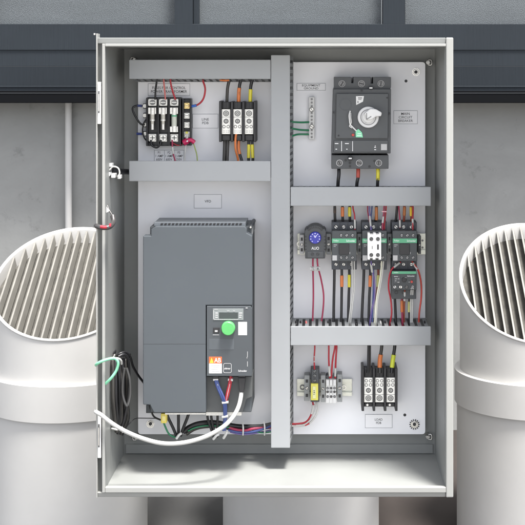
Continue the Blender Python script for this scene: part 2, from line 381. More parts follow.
def stud(px, py, dx=1, dy=1):
    b = MB(); b.cyl(px, py, 2.3, -.024, -.004, 6); b.cyl(px, py, 1.2, -.004, .006, 12)
    b.tube([(px+dx*.5, py-dy*2.5, -.01), (px+dx*3.4, py-dy*2.2, -.008), (px+dx*3.6, py+dy*2.2, -.008), (px+dx*.5, py+dy*2.4, -.01)], .8, 8, 3)
    b.build('corner_stud', STEEL, enc)
for q in ((428, 62.5, 1, 1), (428, 437, 1, 1), (136.5, 437.5, -1, 1), (134.5, 60, -1, 1)): stud(*q)

# mounting panel
pan = thing('mounting_panel', pt(281, 434, 0), 'white painted steel mounting panel inside the cabinet, all devices fixed to it', 'panel')
def rr(x0, y0, x1, y1, r, n=5):
    o = []
    for cx, cy, a0 in ((x1-r, y0+r, -90), (x1-r, y1-r, 0), (x0+r, y1-r, 90), (x0+r, y0+r, 180)):
        for i in range(n+1): a = R(a0+90*i/n); o.append((cx+r*math.cos(a), cy+r*math.sin(a)))
    return o
MB().prism(rr(138, 62, 425.3, 434.3, 3), -.003, 0, .0006).build('panel_sheet', PANEL, pan)
for cx, cy in ((416, 72), (414.5, 424.5), (150.3, 424)):
    b = MB(); b.ring(cx, cy, 2, 4.0, 0, .0015)
    if cy > 400 and cx > 400:
        b.mi = 2
        for i in range(14):
            a = 2*math.pi*i/14; c_, s_ = math.cos(a), math.sin(a); b.prism([(cx+3.6*c_-.55*s_, cy+3.6*s_+.55*c_), (cx+3.6*c_+.55*s_, cy+3.6*s_-.55*c_), (cx+5.2*c_+.35*s_, cy+5.2*s_-.35*c_), (cx+5.2*c_-.35*s_, cy+5.2*s_+.35*c_)], .0002, .0016)
    b.mi = 1; b.cyl(cx, cy, 3.2, .0, .006, 6, rot=.3); b.mi = 0; b.cyl(cx, cy, 2.1, .006, .0065, 16); b.mi = 2; b.cyl(cx, cy, 1.7, .0066, .009, 12)
    b.build('panel_nut', [STEEL, STEEL, BLK], pan)
for cx, cy in ((406, 81), (404.8, 415)):
    MB().cyl(cx, cy, 1.5, 0, .0003, 16).build('panel_hole', BLK, pan)
for x0, y0, x1, y1 in ((138.5, 400, 139.5, 420),): pass

# ================================================================ WIRING DUCTS
H = .098
def duct(x0, y0, x1, y1, horiz, label, fl0=.003, fl1=.003):
    """fl0/fl1: how far the finger roots stand outside the cover at the top(left) / bottom(right) side"""
    y = PY-H; X0, X1, Z0, Z1 = wx(x0, y), wx(x1, y), wz(y1, y), wz(y0, y)
    t = thing('wiring_duct', ((X0+X1)/2, PY, Z0), label, 'cable duct', 'grey slotted wiring ducts')
    MB().boxw(X0, X1, y, y+.006, Z0, Z1, .0012).build('duct_cover', DUCT, t)
    b = MB(); e = .0012; pitch = .0140; wdt = .0078
    b.boxw(X0+e, X1-e, PY-.003, PY-.0004, Z0+e, Z1-e+(min(fl0, 0) if horiz else 0))
    L0, L1 = (X0, X1) if horiz else (Z0, Z1)
    n = int((L1-L0)/pitch)
    for side in (0, 1):
        if horiz: A = Z1-e if side == 0 else Z0+e; o = (fl0 if side == 0 else -fl1)
        else: A = X0+e if side == 0 else X1-e; o = (-fl0 if side == 0 else fl1)
        s = (1 if A == Z1-e else -1) if horiz else (-1 if side == 0 else 1)
        for i in range(n+1):
            a = L0+i*pitch+.002; c = min(a+wdt, L1-.001)
            if c-a < .002: continue
            ya, yb_ = PY-.0005, y+.0061; th = .0013*s
            if horiz: b.hexa([(a, ya, A+o-th), (c, ya, A+o-th), (c, ya, A+o), (a, ya, A+o), (a, yb_, A-th), (c, yb_, A-th), (c, yb_, A), (a, yb_, A)])
            else: b.hexa([(A+o-th, ya, a), (A+o, ya, a), (A+o, ya, c), (A+o-th, ya, c), (A-th, yb_, a), (A, yb_, a), (A, yb_, c), (A-th, yb_, c)])
    # solid lower strip of each side wall
    for side in (0, 1):
        if horiz:
            z = Z1-e+fl0-.0014 if side == 0 else Z0+e-fl1
            b.boxw(X0+e, X1-e, PY-.010, PY-.0004, z, z+.0013)
        else:
            x = X0+e-fl0 if side == 0 else X1-e+fl1-.0014
            b.boxw(x, x+.0013, PY-.010, PY-.0004, Z0+e, Z1-e)
    b.build('duct_body', mat('duct_plastic_shaded', (.19, .2, .205), .55), t)  # darker copy of the duct plastic, shade painted into the fingers
    return t
duct(129, 59.7, 270.6, 79, True, 'grey slotted wiring duct along the top left, above the fuse holder', .003, .008)
duct(129, 161, 270.6, 181.3, True, 'grey slotted wiring duct on the left, between fuse holder and drive', -.0065, .001)
duct(271, 55, 290, 448, False, 'tall vertical grey wiring duct down the middle of the panel', .001, .006)
duct(290.6, 187, 431, 206, True, 'grey slotted wiring duct below the main circuit breaker', -.005, .001)
duct(290.6, 326.5, 431, 345.5, True, 'grey slotted wiring duct full of wires, below the contactors', .001, .001)
tag(MB().box(270.8, 462, 271, 462.2, 0, .001).build('x', DUCT), 'x', 'x') if False else None

# ================================================================ LABEL PLATES
def plate(x0, y0, x1, y1, text, label, th, tw=None, h=.0, sp=1.0):
    t = thing('label_plate', pt((x0+x1)/2, y1, h), label, 'label', 'engraved white labels on the panel')
    MB().box(x0, y0, x1, y1, h+.0002, h+.0012, .0002).build('plate', LBL, t)
    b = MB(); q = .36; hh = h+.0013
    b.box(x0, y0, x1, y0+q, h+.0012, hh); b.box(x0, y1-q, x1, y1, h+.0012, hh)
    b.box(x0, y0+q, x0+q, y1-q, h+.0012, hh); b.box(x1-q, y0+q, x1, y1-q, h+.0012, hh)
    b.build('border', BORD, t)
    if text: textmesh(text, (x0+x1)/2, (y0+y1)/2, th, h+.0013, INK, t, tw, .004, spacing=sp)
    return t
plate(296.8, 83.2, 325.6, 90.5, 'EQUIPMENT\nGROUND', 'white label reading EQUIPMENT GROUND above the ground bar', 5.2, 18)
plate(393.6, 110.5, 417.6, 124, 'MAIN\nCIRCUIT\nBREAKER', 'white label reading MAIN CIRCUIT BREAKER right of the breaker', 9.4, 14.5)
plate(192.5, 114, 218.2, 128.3, 'LINE\nPDB', 'white label reading LINE PDB left of the upper distribution block', 6, 7)
plate(194, 194.3, 221.7, 208.3, 'VFD', 'white label reading VFD above the drive', 2.4, 6.4)
plate(365, 414.4, 392.3, 428, 'LOAD\nPDB', 'white label reading LOAD PDB below the lower distribution block', 5.6, 7.6)
plate(148, 83.5, 190, 95.8, 'FUSES FOR CONTROL\nPOWER TRANSFORMER', 'white label partly behind wires above the fuse holder', 6.4, 36)
f = plate(154.3, 150, 184, 162, '', 'white label with three columns of fuse ratings below the fuse holder', 4)
for i, (cx, s) in enumerate(((159.5, 'F1\n1 AMP\n600V'), (169.3, 'F2\n1 AMP\n600V'), (179, 'F3\n2 AMP\n250V'))):
    textmesh(s, cx, 156, 9.2, .0013, INK, f, 7.6, .004)
    if i < 2: MB().box(cx+4.7, 150.4, cx+5.1, 161.6, .0012, .0014).build('divider', BORD, f)

# ================================================================ DEVICE HELPERS
def screw(cx, cy, r, h, parent, ms=None, name='terminal_screw', ang=None, depth=.002):
    b = MB(); b.mi = 1; b.ring(cx, cy, r*.95, r*1.25, h-depth, h+.0002, 16)
    b.mi = 0; b.cyl(cx, cy, r*.92, h-depth, h-.0004, 14)
    a = random.uniform(0, 3.14) if ang is None else ang; c, s = math.cos(a)*r*.8, math.sin(a)*r*.8; q = .24
    y = h; P = [(cx+c-s*q, cy+s+c*q), (cx+c+s*q, cy+s-c*q), (cx-c+s*q, cy-s-c*q), (cx-c-s*q, cy-s+c*q)]
    b.mi = 1; b.prism(P, h-.0003, h+.0003)
    return b.build(name, ms or [NICK, BLK], parent)

# ---------------- fuse holder
fh = thing('fuse_holder', pt(163, 146, 0), 'black three-pole fuse holder with bright metal fuse clips, upper left', 'fuse holder')
b = MB(); b.box(146, 98, 181.5, 146, .004, .022, .001); b.box(147, 97.3, 181, 103, .004, .026, .001); b.box(147, 133, 181, 145.5, .004, .026, .001)
for x in (146.3, 157.6, 168.4, 179.6): b.box(x, 97.6, x+1.2, 145.8, .022, .040, .0006)
b.build('base', BLK, fh)
for i, cx in enumerate((152.4, 163.1, 174.2)):
    b = MB(); b.box(cx-4.2, 98.8, cx+4.2, 106, .026, .031, .0008); b.mi = 1; b.cyl(cx, 102.4, 2.6, .031, .034, 16); b.mi = 0; b.box(cx-2.4, 102, cx+2.4, 102.8, .034, .0347); b.box(cx-4.2, 99.5, cx-3, 105, .031, .036, .0004); b.box(cx+3, 99.5, cx+4.2, 105, .031, .036, .0004)
    b.build('terminal', [NICK, DSTEEL], fh)
    b = MB(); b.box(cx-4.3, 107.5, cx-2.3, 114, .026, .042, .0006); b.box(cx+2.3, 107.5, cx+3.6, 114, .026, .042, .0006); b.box(cx-4.3, 107.5, cx+3.6, 114, .0255, .028)
    if i == 2: b.build('fuse_clip', NICK, fh); b = MB(); b.box(cx-4.3, 126.5, cx+3.6, 132.2, .0255, .028); b.box(cx-4.3, 126.5, cx-2.3, 132.2, .026, .042, .0006); b.box(cx+2.3, 126.5, cx+3.6, 132.2, .026, .042, .0006)
    b.build('fuse_clip', NICK, fh)
    fu = MB()
    if i < 2:
        fu.tube([(cx, 107.8, .038), (cx, 114.5, .038)], 2.5, 16, 1); fu.tube([(cx, 115, .038), (cx, 120, .038)], lambda t: 0, 4, 1) if False else None
        fu.mi = 1; fu.tube([(cx, 114.5, .038), (cx, 119.6, .038)], 2.1, 16, 1); fu.mi = 0; fu.tube([(cx, 119.4, .038), (cx, 121, .038)], 2.4, 16, 1)
        fu.mi = 1; fu.tube([(cx, 121, .038), (cx, 124, .038)], 1.6, 14, 1); fu.mi = 0; fu.tube([(cx, 123.8, .038), (cx, 129.6, .038)], 1.5, 14, 1)
        fu.build('fuse', [NICK, mat('fuse_ivory', (.52, .5, .44), .4)], fh)
    else:
        fu.tube([(cx, 107.8, .038), (cx, 115, .038)], 2.6, 16, 1); fu.mi = 1; fu.tube([(cx, 115, .038), (cx, 116.6, .038)], 2.9, 16, 1)
        fu.mi = 2; fu.tube([(cx, 116.4, .038), (cx, 126, .038)], 2.7, 16, 1); fu.mi = 0; fu.tube([(cx, 126, .038), (cx, 132, .038)], 2.6, 16, 1)
        fu.build('fuse', [NICK, GRN, mat('fuse_glass', (.55, .57, .5), .2)], fh)
    b = MB(); b.box(cx-4, 134, cx+4, 141.8, .026, .030, .0008); b.cyl(cx, 138, 3.5, .030, .034, 18); b.mi = 1; b.box(cx-2.7, 137.4, cx+2.7, 138.3, .034, .0347); b.box(cx-.5, 135.6, cx+.5, 140.4, .034, .0347)
    b.build('terminal', [NICK, DSTEEL], fh)
for y in (106, 115.5, 124.5, 133.8):
    b = MB(); b.box(143.2, y-2.6, 146, y+2.6, .006, .016, .0008); b.mi = 1; b.cyl(144.8, y, 2.1, .016, .019, 12); b.box(143.6, y-.3, 146, y+.3, .019, .0196)
    b.build('side_terminal', [BLK, NICK], fh)
ts = thing('terminal_strip', pt(187, 146, 0), 'narrow black four-screw terminal strip beside the fuse holder', 'terminal strip')
b = MB(); b.box(182.2, 98.5, 191.4, 145.5, .002, .024, .001); b.box(182.2, 98.5, 183.6, 145.5, .024, .034, .0005); b.box(190.2, 98.5, 191.4, 145.5, .024, .034, .0005)
for y in (100.2, 110.5, 120.2, 129.5, 139.5): b.box(183.6, y, 190.2, y+1, .024, .033, .0004)
b.build('base', BLK, ts)
for y, m in ((105.8, mat('brass_screw', (.72, .55, .25), .35, .9)), (115.7, NICK), (125, NICK), (134.5, NICK)):
    b = MB(); b.box(184.2, y-3, 189.6, y+3, .024, .026, .0004); b.cyl(186.8, y, 2.2, .026, .030, 14); b.mi = 1; b.box(185, y-.3, 188.6, y+.3, .030, .0306)
    b.build('terminal_screw', [m, DSTEEL], ts)

# ---------------- power distribution blocks
def pdb(x0, y0, w_, hgt, label, load):
    x1 = x0+w_; t = thing('power_distribution_block', pt((x0+x1)/2, y0+hgt, 0), label, 'distribution block', 'black three-pole distribution blocks')
    pitch = (w_-3)/3; b = MB()
    b.box(x0+.6, y0+1, x1-.6, y0+hgt-(4.5 if load else 1), .002, .035, .001)
    for i in range(4):
        fx = x0+i*pitch; b.box(fx, y0+(0 if i in (0, 3) else .5), fx+2.6, y0+hgt, .002, .062, .0012)
    for i in range(3):
        cx = x0+1.3+pitch*(i+.5)
        for yy in ((y0+.8, y0+7.8) if not load else (y0+1, y0+9)), ((y0+hgt-7, y0+hgt-1.5) if not load else (y0+hgt-8, y0+hgt-5)):
            b.box(cx-4.1, yy[0], cx+4.1, yy[1], .035, .052, .001)
            if hgt and yy[0] < y0+2: [b.box(cx+q-.35, yy[0]+.6, cx+q+.35, yy[1]-.5, .052, .0535, .0003) for q in (-2.6, 0, 2.6)]
    b.build('housing', BLK, t)
    a, c = (y0+8.2, y0+33.2) if not load else (y0+9.6, y0+34.2)
    for i in range(3):
        cx = x0+1.3+pitch*(i+.5); g = MB(); hh = .056
        g.box(cx-4.3, a, cx+4.3, c, .035, hh, .0008)
        def yy(q): return a+q if not load else c-q
        big = [yy(4.2)] ; mid = [yy(12)]
        g.mi = 1
        g.ring(cx, big[0], 2.2, 2.9, hh-.001, hh+.0006, 18); g.mi = 2; g.cyl(cx, big[0], 2.0, hh-.001, hh+.0003, 16); g.mi = 1; g.ring(cx, big[0], .8, 1.3, hh, hh+.0007, 12)
        g.cyl(cx, mid[0], 2.5, hh-.001, hh+.0003, 16); g.mi = 2; g.cyl(cx, mid[0], 1.6, hh, hh+.0009, 6, rot=.5+i); g.mi = 1; g.box(cx-.3, mid[0]-1.2, cx+.3, mid[0]+1.2, hh+.0005, hh+.0012)
        g.box(cx-4.2, yy(7.9)-.15, cx+4.2, yy(7.9)+.15, hh, hh+.0003)
        for dx in (-2.1, 2.1):
            for dy in ((17.4,) if not load else (17.4, 21.6)): g.ring(cx+dx, yy(dy), 1.1, 1.65, hh-.001, hh+.0004, 12)
        if not load:
            for dx in (-3, -1.7, .2, 1.8, 2.9): g.box(cx+dx, yy(21.5), cx+dx+.7, yy(21.5)+.5, hh, hh+.0003); g.box(cx+dx-.2, yy(23), cx+dx+.4, yy(23)+.4, hh, hh+.0003)
        g.build('terminal_block', [WHT2, mat('etched_grey', (.10, .10, .10), .5), mat('screw_grey', (.45, .45, .43), .4, .5)], t)
    if load:
        for i in (0, 2):
            cx = x0+1.3+pitch*(i+.5); MB().cyl(cx+(-1 if i == 0 else -1), y0+hgt-6.2, 1.2, .05, .0535, 10).build('mounting_screw', NICK, t)
    return t
pdb(219, 101, 37.5, 41, 'black distribution block in upper left with three white terminal faces, LINE side', False)
pdb(361.5, 368.2, 36.5, 43, 'black distribution block in lower right above the LOAD PDB label', True)

# ---------------- ground bar
gb = thing('ground_bar', pt(311.6, 139, 0), 'short vertical bright metal ground bar with small screws', 'ground bar')
MB().box(308.9, 97, 314.6, 139.3, .004, .012, .0006).build('bar', WHT, gb)
for i in range(12):
    y = 99.2+i*3.45
    if i in (3, 8): screw(311.7, y, 2.0, .0135, gb, [STEEL, DSTEEL], 'mounting_screw')
    else: MB().cyl(311.7, y, .95, .0115, .0135, 10).build('bar_screw', DSTEEL, gb)

# ---------------- main breaker
br = thing('circuit_breaker', pt(361, 169, 0), 'large dark grey main circuit breaker with white rotary handle', 'circuit breaker')
hb = .080
b = MB()
b.prism([(334, 77), (351.3, 77), (351.3, 83), (353.3, 83), (353.3, 77), (370.8, 77), (370.8, 83.5), (373, 83.5), (373, 77), (391, 77), (391, 87), (390, 90), (333, 90), (334, 87)], .001, .070, .0008)
b.box(331.4, 155, 388.5, 168.8, .001, .070, .001)
b.prism([(333, 89), (391, 89), (390.6, 153.5), (331.2, 153.5)], .001, hb, .0012)
b.build('body', BRK, br)
b = MB(); b.prism([(336.4, 93.5), (388.5, 93.5), (388, 138.5), (335.6, 138.5)], hb-.002, hb+.006, .0012)
b.mi = 1; b.ring(345.5, 104.5, 5.6, 6.1, hb+.004, hb+.0064, 24); b.build('front_cover', [BRK2, DRK], br)
b = MB(); b.prism([(334, 140.5), (388, 140.5), (388, 152), (333.6, 152)], hb-.002, hb+.003, .0008); b.build('rating_strip', BRK2, br)
g = MB()
for x in (341.6, 352.6): g.box(x-.25, 141.2, x+.25, 151.2, hb+.002, hb+.0033)
for x, y, w_ in ((334.8, 143.2, 3.6), (345, 143.2, 3.8), (335.5, 148.8, 1.6), (346.3, 148.8, 1.2), (374.3, 147, 1.6), (374.3, 149.3, 1.8), (374.8, 145.6, .9)): g.box(x, y, x+w_, y+.7, hb+.002, hb+.0033)
g.build('print_marks', INKW, br)
MB().box(381, 144, 387, 150.2, hb+.002, hb+.0036, .0003).build('grey_sticker', LGREY, br)
for x in (342, 361.5, 381): screw(x, 83.7, 2.7, .0705, br, [DSTEEL, BLK]) ; MB().ring(x, 83.7, 2.9, 3.3, .069, .0708, 20).build('terminal_ring', LGREY, br)
for x in (339.5, 359.3, 378.7): screw(x, 163, 2.4, .0705, br, [DSTEEL, BLK]) ; MB().ring(x, 163, 2.7, 3.3, .069, .0708, 20).build('terminal_ring', LGREY, br)
for x, y, r in ((371, 88, 2.0), (350.3, 158.5, 2.4)):
    b = MB(); b.cyl(x, y, r, .07, hb+.0015, 14); b.mi = 1; b.box(x-1.7, y-.6, x+1.5, y+.5, hb+.001, hb+.0028, .0003); b.build('cover_screw', [BLK, INKW], br)
for x, y in ((361.8, 90.6), (333.5, 112.5), (389.5, 113.5), (387.2, 97.8), (338.6, 135.6), (350, 166.3), (369.5, 166.5), (345.5, 160.4), (374.5, 161), (350, 163)): MB().cyl(x, y, 1.2 if y > 150 else .9, .07 if y > 150 else hb, .0708 if y > 150 else hb+.0066, 12).build('recess', BLK, br)
MB().prism([(356, 96.2), (364, 96), (363, 101.6), (356.2, 105)], hb+.005, hb+.0066).build('white_sticker', WHT, br)
g = MB(); g.box(358, 97.6, 362.2, 98.3, hb+.0064, hb+.0069); g.box(358.2, 99.2, 361.5, 99.7, hb+.0064, hb+.0069); g.box(357.6, 101, 358.3, 103, hb+.0064, hb+.0069); g.build('sticker_print', INK, br)
dl = MB(); dl.cyl(368.3, 117.2, 10.6, hb+.004, hb+.013, 48)
dl = dl.build('rotary_dial', mat('dial_plastic', (.62, .62, .62), .4), br)
g = MB(); g.ring(368.3, 117.2, 7.2, 7.9, hb+.013, hb+.0145, 40); g.cyl(366.2, 121.8, .9, hb+.012, hb+.0148, 10); g.build('dial_marks', mat('mark_grey', (.2, .2, .2), .5), dl)
g = MB(); g.cyl(368.3, 117.2, 5.6, hb+.013, hb+.019, 32)
g.prism([(364.5, 113), (370.5, 108.5), (376, 109), (382, 112.6), (381.3, 116.4), (376.5, 116.4), (371.5, 119.8), (366.5, 120)], hb+.013, hb+.030, .0025); g.build('handle', WHT, dl)
g = MB(); g.box(366.2, 113, 367, 119.5, hb+.0295, hb+.0306, .0002); g.prism([(366.4, 119), (371, 116), (371.4, 116.8), (366.9, 119.8)], hb+.0295, hb+.0306); g.build('handle_marks', mat('mark_grey', (.2, .2, .2), .5), dl)
b = MB(); b.tube([(350.2, 111, hb+.008), (349.2, 115, hb+.012), (349.6, 120, hb+.012), (350.3, 124.5, hb+.010), (353, 127.5, hb+.010), (356.5, 131, hb+.009)], .75, 8, 5)
b.tube([(350.8, 113, hb+.009), (350.8, 118, hb+.015), (351.2, 123, hb+.012), (349.4, 126, hb+.009), (352, 128, hb+.012)], .5, 8, 5)
tg = tag(b.build('tie_tag', WHT), 'thin white looped tie with a green tag hanging on the breaker front', 'tag')
MB().prism([(355.5, 130.5), (358.5, 129), (362, 132.5), (363, 137.5), (355.8, 137.3)], hb+.0065, hb+.008, .0003).build('green_tag', GRNT, tg)
g = MB(); g.box(357.5, 133.5, 361, 134, hb+.008, hb+.0083); g.box(357, 135.4, 361.6, 135.9, hb+.008, hb+.0083); g.build('tag_print', INKW, tg)
MB().cyl(353, 135, 1.4, hb+.005, hb+.0085, 14).build('trip_button', mat('dull_red', (.45, .05, .04), .4), br)

# ---------------- upper DIN rail with devices
def din_rail(x0, x1, y0, y1, label):
    t = thing('din_rail', pt((x0+x1)/2, y1, 0), label, 'mounting rail', 'metal mounting rails')
    b = MB(); hgt = y1-y0; b.box(x0, y0+hgt*.2, x1, y1-hgt*.2, .001, .003, .0003)
    b.box(x0, y0, x1, y0+hgt*.2, .0085, .010, .0003); b.box(x0, y1-hgt*.2, x1, y1, .0085, .010, .0003)
    b.box(x0, y0+hgt*.2-.3, x1, y0+hgt*.2+.4, .001, .0095); b.box(x0, y1-hgt*.2-.4, x1, y1-hgt*.2+.3, .001, .0095)
    b.build('rail', RAIL, t)
    return t
dr = din_rail(297.5, 425.5, 233.5, 254.5, 'long metal mounting rail across the panel carrying the contactors')
g = MB(); g.ring(299.5, 244, 1.8, 2.8, .003, .006); g.build('rail_screw', STEEL, dr)
g = MB()
for y in (240.5, 247.5): g.cyl(422.5, y, 1.1, .003, .0034, 12)
g.build('rail_hole', DSTEEL, dr)
def end_stop(x0, x1, y0, y1, label, m=GREY, h=.045):
    t = thing('end_stop', pt((x0+x1)/2, y1, 0), label, 'rail clamp', 'perforated clamps on the rails')
    b = MB(); b.box(x0, y0, x1, y1, .008, h, .0006); b.build('clamp_body', m, t)
    cx = (x0+x1)/2; w_ = x1-x0
    for q in (.22, .78): MB().box(cx-w_*.24, y0+(y1-y0)*q-1.6, cx+w_*.24, y0+(y1-y0)*q+1.6, h-.001, h+.0003).build('slot', BLK, t)
    screw(cx, (y0+y1)/2, w_*.26, h+.0004, t, [STEEL, BLK], 'clamp_screw')
    return t
end_stop(299.6, 304, 235, 254, 'pale clamp at the left end of the upper rail, left of the thermostat', LGREY)
end_stop(326.2, 331, 234, 254.6, 'grey clamp between thermostat and the first contactor')
end_stop(357.4, 361.6, 234, 254.6, 'grey clamp left of the contactor with the white block')
end_stop(387.4, 391.6, 234, 254.6, 'grey clamp right of the contactor with the white block')
end_stop(418.2, 421, 236, 254, 'small dark clamp on the rail right of the third contactor', DRK)

# thermostat
th = thing('thermostat', pt(315, 259, 0), 'small dark grey thermostat with blue dial on the upper rail', 'thermostat')
hT = .060
pl = [(304.6, 231), (306.5, 228.6)]+[(315.2+8.3*math.cos(R(a)), 231+5.6*math.sin(R(a))) for a in range(200, 341, 14)]+[(324.2, 228.6), (326, 231), (326, 249), (325, 258.6), (305.2, 258.6), (304.6, 249)]
b = MB(); b.prism(pl, .008, hT, .0012)
b.mi = 1
for i in range(11):
    a = R(205+i*13); x = 315.2+8.6*math.cos(a); y = 232.2+6.2*math.sin(a); dx, dy = math.cos(a), math.sin(a)
    b.prism([(x-dy*.45, y+dx*.45), (x+dy*.45, y-dx*.45), (x+dy*.45-dx*2.3, y-dx*.45-dy*2.3), (x-dy*.45-dx*2.3, y+dx*.45-dy*2.3)], hT-.001, hT+.0003)
for y in (236, 239.2, 242.4, 245.6, 248.8):
    b.box(304.8, y, 306.6, y+1.3, hT-.001, hT+.0003); b.box(324, y, 325.8, y+1.3, hT-.001, hT+.0003)
b.build('body', [BRK, BLK], th)
MB().box(307, 251.4, 323.6, 258, hT-.002, hT+.002, .0008).build('terminal_cover', BRK2, th)
for x in (312.4, 317.8): screw(x, 254.2, 1.3, hT+.0022, th)
b = MB(); b.cyl(315.1, 238, 6.2, hT-.001, hT+.006, 36, 5.8); dl = b.build('dial', BLUD, th)
g = MB()
for i in range(9):
    a = R(130+i*35); g.cyl(315.1+4.5*math.cos(a), 238+4.5*math.sin(a), .62, hT+.006, hT+.0072, 8)
for a0 in (-.0,):
    g.prism([(313.6, 235.6), (314.6, 235.2), (315.2, 236.6), (316.2, 234.9), (317, 235.3), (315.6, 237.8), (314.8, 237.8)], hT+.006, hT+.0071)
g.build('dial_numerals', mat('pale_blue_ink', (.55, .55, .8), .5), dl)
textmesh('AUO', 315.2, 248.2, 2.9, hT+.0003, INKW, th, 7.6, .005)

# contactors
def contactor(x0, label):
    dx = x0-331.6; t = thing('contactor', pt(344.1+dx, 270, 0), label, 'contactor', 'dark grey contactors with green band')
    ha, hbb = .052, .082
    for ya_, yb2 in ((222, 232.5), (260.5, 269.6)):
        b = MB(); b.box(331.6+dx, ya_, 356.8+dx, yb2, .008, ha, .001); b.mi = 1
        for x in (339.6, 347.6): b.box(x+dx, ya_+.3, x+.6+dx, yb2-.3, ha-.001, ha+.0004)
        b.build('terminal_housing', [CONT2, BLK], t)
    b = MB(); b.box(331.8+dx, 231, 356.6+dx, 261.3, .010, hbb, .0014)
    b.build('body', CONT, t)
    MB().box(332+dx, 238.6, 356.4+dx, 243, hbb-.001, hbb+.0012, .0003).build('green_band', GRN, t)
    textmesh('TeSys', 335.9+dx, 240.8, 1.9, hbb+.0013, INKW, t, 5.4)
    textmesh('Schneider', 350.8+dx, 240.8, 2.0, hbb+.0013, INKW, t, 9)
    g = MB(); g.box(333.6+dx, 244.6, 337+dx, 245.2, hbb, hbb+.0004); g.box(333.6+dx, 246.3, 335.8+dx, 246.7, hbb, hbb+.0004); g.box(349.6+dx, 252, 350.1+dx, 254, hbb, hbb+.0004); g.build('print_marks', LGREY, t)
    MB().box(339+dx, 244, 349+dx, 254.6, hbb-.001, hbb+.003, .0008).build('armature_window', BLK, t)
    MB().box(332.4+dx, 255.4, 337+dx, 260.6, hbb-.001, hbb+.0006, .0002).build('grey_square', LGREY, t)
    for x in (336.0, 343.7, 351.4): screw(x+dx, 227, 1.75, ha+.0006, t); screw(x+dx, 264.4, 1.6, ha+.0006, t)
    for x in (341.1, 346.7, 352.5): screw(x+dx, 235.3, 1.4, hbb+.0005, t, [LGREY, BLK]); screw(x+dx, 257.6, 1.3, hbb+.0005, t, [LGREY, BLK])
    return t
c1 = contactor(331.6, 'leftmost of the three contactors, between the thermostat and the white-fronted one')
def shift(o, dpx, label):
    c = copy_tree(o); c.location.x += dpx*sc(.082); c['label'] = label; return c
c2 = shift(c1, 30.3, 'middle contactor, its front covered by a white auxiliary block')
c3 = shift(c1, 60.6, 'right contactor, sitting directly above the overload relay')
ax = thing('auxiliary_contact_block', pt(374, 260, .08), 'white four-screw auxiliary block clipped on the middle contactor', 'contact block')
b = MB(); b.prism([(367.6, 233.3), (370, 233.3), (370, 234.6), (373.2, 234.6), (373.2, 233.3), (376, 233.3), (376, 234.6), (379, 234.6), (379, 233.3), (381.2, 233.3), (381.2, 259.8), (378.6, 259.8), (378.6, 258.2), (375.6, 258.2), (375.6, 259.8), (372.6, 259.8), (372.6, 258.2), (370, 258.2), (370, 259.8), (367.6, 259.8)], .0835, .108, .0008); b.build('housing', WHT, ax)
for x in (371.3, 377.9):
    for y in (239, 255): screw(x, y, 1.5, .1086, ax, [DSTEEL, BLK])
g = MB(); g.box(377.2, 244.4, 378.8, 249.6, .107, .1085, .0002); g.box(372, 246, 372.5, 249, .1075, .1083); g.box(378, 245.4, 378.6, 248, .1085, .109); g.build('slot', BLK, ax)
# overload relay
ov = thing('overload_relay', pt(404, 299, 0), 'dark overload relay with small red button below the right contactor', 'overload relay')
hv = .074
b = MB(); b.box(391.8, 271, 416.6, 290, .008, hv, .0012); b.box(391.8, 289, 416.2, 299, .008, hv-.012, .001); b.build('body', CONT, ov)
MB().box(392, 271.4, 416.4, 273.9, hv-.001, hv+.001, .0002).build('green_band', GRN, ov)
textmesh('TeSys', 396, 272.6, 1.3, hv+.0011, INKW, ov, 4.4); textmesh('Schneider', 411, 276, 1.4, hv+.0002, INKW, ov, 7.4)
MB().box(393.5, 275.6, 400.4, 283.6, hv-.001, hv+.0018, .0004).build('setting_window', DRK, ov)
g = MB()
for x, y, w_ in ((394, 276.2, 4), (395, 278.6, 2.2), (398, 278.6, 1.4), (395, 280.6, 1.4), (397.4, 282, 2), (404, 277.4, 2.4), (408.5, 281.8, 1.6)): g.box(x, y, x+w_, y+.55, hv+.0015, hv+.0022)
g.build('print_marks', LGREY, ov)
MB().cyl(404.2, 279.8, 2.3, hv-.001, hv+.0035, 16).build('current_dial', BLK, ov)
MB().cyl(411.8, 281.9, 1.2, hv-.001, hv+.004, 14).build('trip_button', mat('dull_red', (.45, .05, .04), .4), ov)
for x, m in ((394.8, WHT), (400.6, NICK), (406.6, DSTEEL), (412.6, LGREY)): screw(x, 287, 1.6, hv+.0005, ov, [m, BLK])
for x in (396.2, 403.6): MB().ring(x, 292.4, 1.0, 1.9, hv-.014, hv-.0112, 16).build('terminal_ring', BLK, ov)

# ---------------- lower DIN rail and terminals
dr2 = din_rail(297, 352, 379, 396, 'short metal mounting rail at lower right carrying the terminals')
g = MB(); g.ring(302.4, 387.5, 1.5, 2.6, .003, .006); g.build('rail_screw', DSTEEL, dr2)
g = MB(); g.ring(343.8, 387.5, 1.5, 2.4, .003, .006); g.build('rail_screw', STEEL, dr2)
end_stop(304.2, 309.6, 375.5, 401, 'light clamp at the left end of the short rail', GREY, .04)
end_stop(320.8, 325.4, 375.5, 402, 'grey clamp between the yellow fuse terminal and the white terminals', GREY, .04)
end_stop(337.2, 342.2, 374.5, 402, 'grey clamp right of the white terminals on the short rail', GREY, .04)
ft = thing('fuse_terminal', pt(314.6, 402, 0), 'grey fuse terminal with yellow lever on the short rail', 'terminal')
b = MB(); b.box(310.6, 369, 319.4, 402, .008, .040, .001); b.box(311.4, 369.4, 318.6, 384, .04, .048, .001); b.build('housing', DRK, ft)
for y in (371.2, 375.6, 380.6): screw(314.8, y, 1.4, .0486, ft, [GREY, BLK])
MB().box(310.8, 384, 318.2, 400.4, .040, .056, .001).build('lever', YEL2, ft)
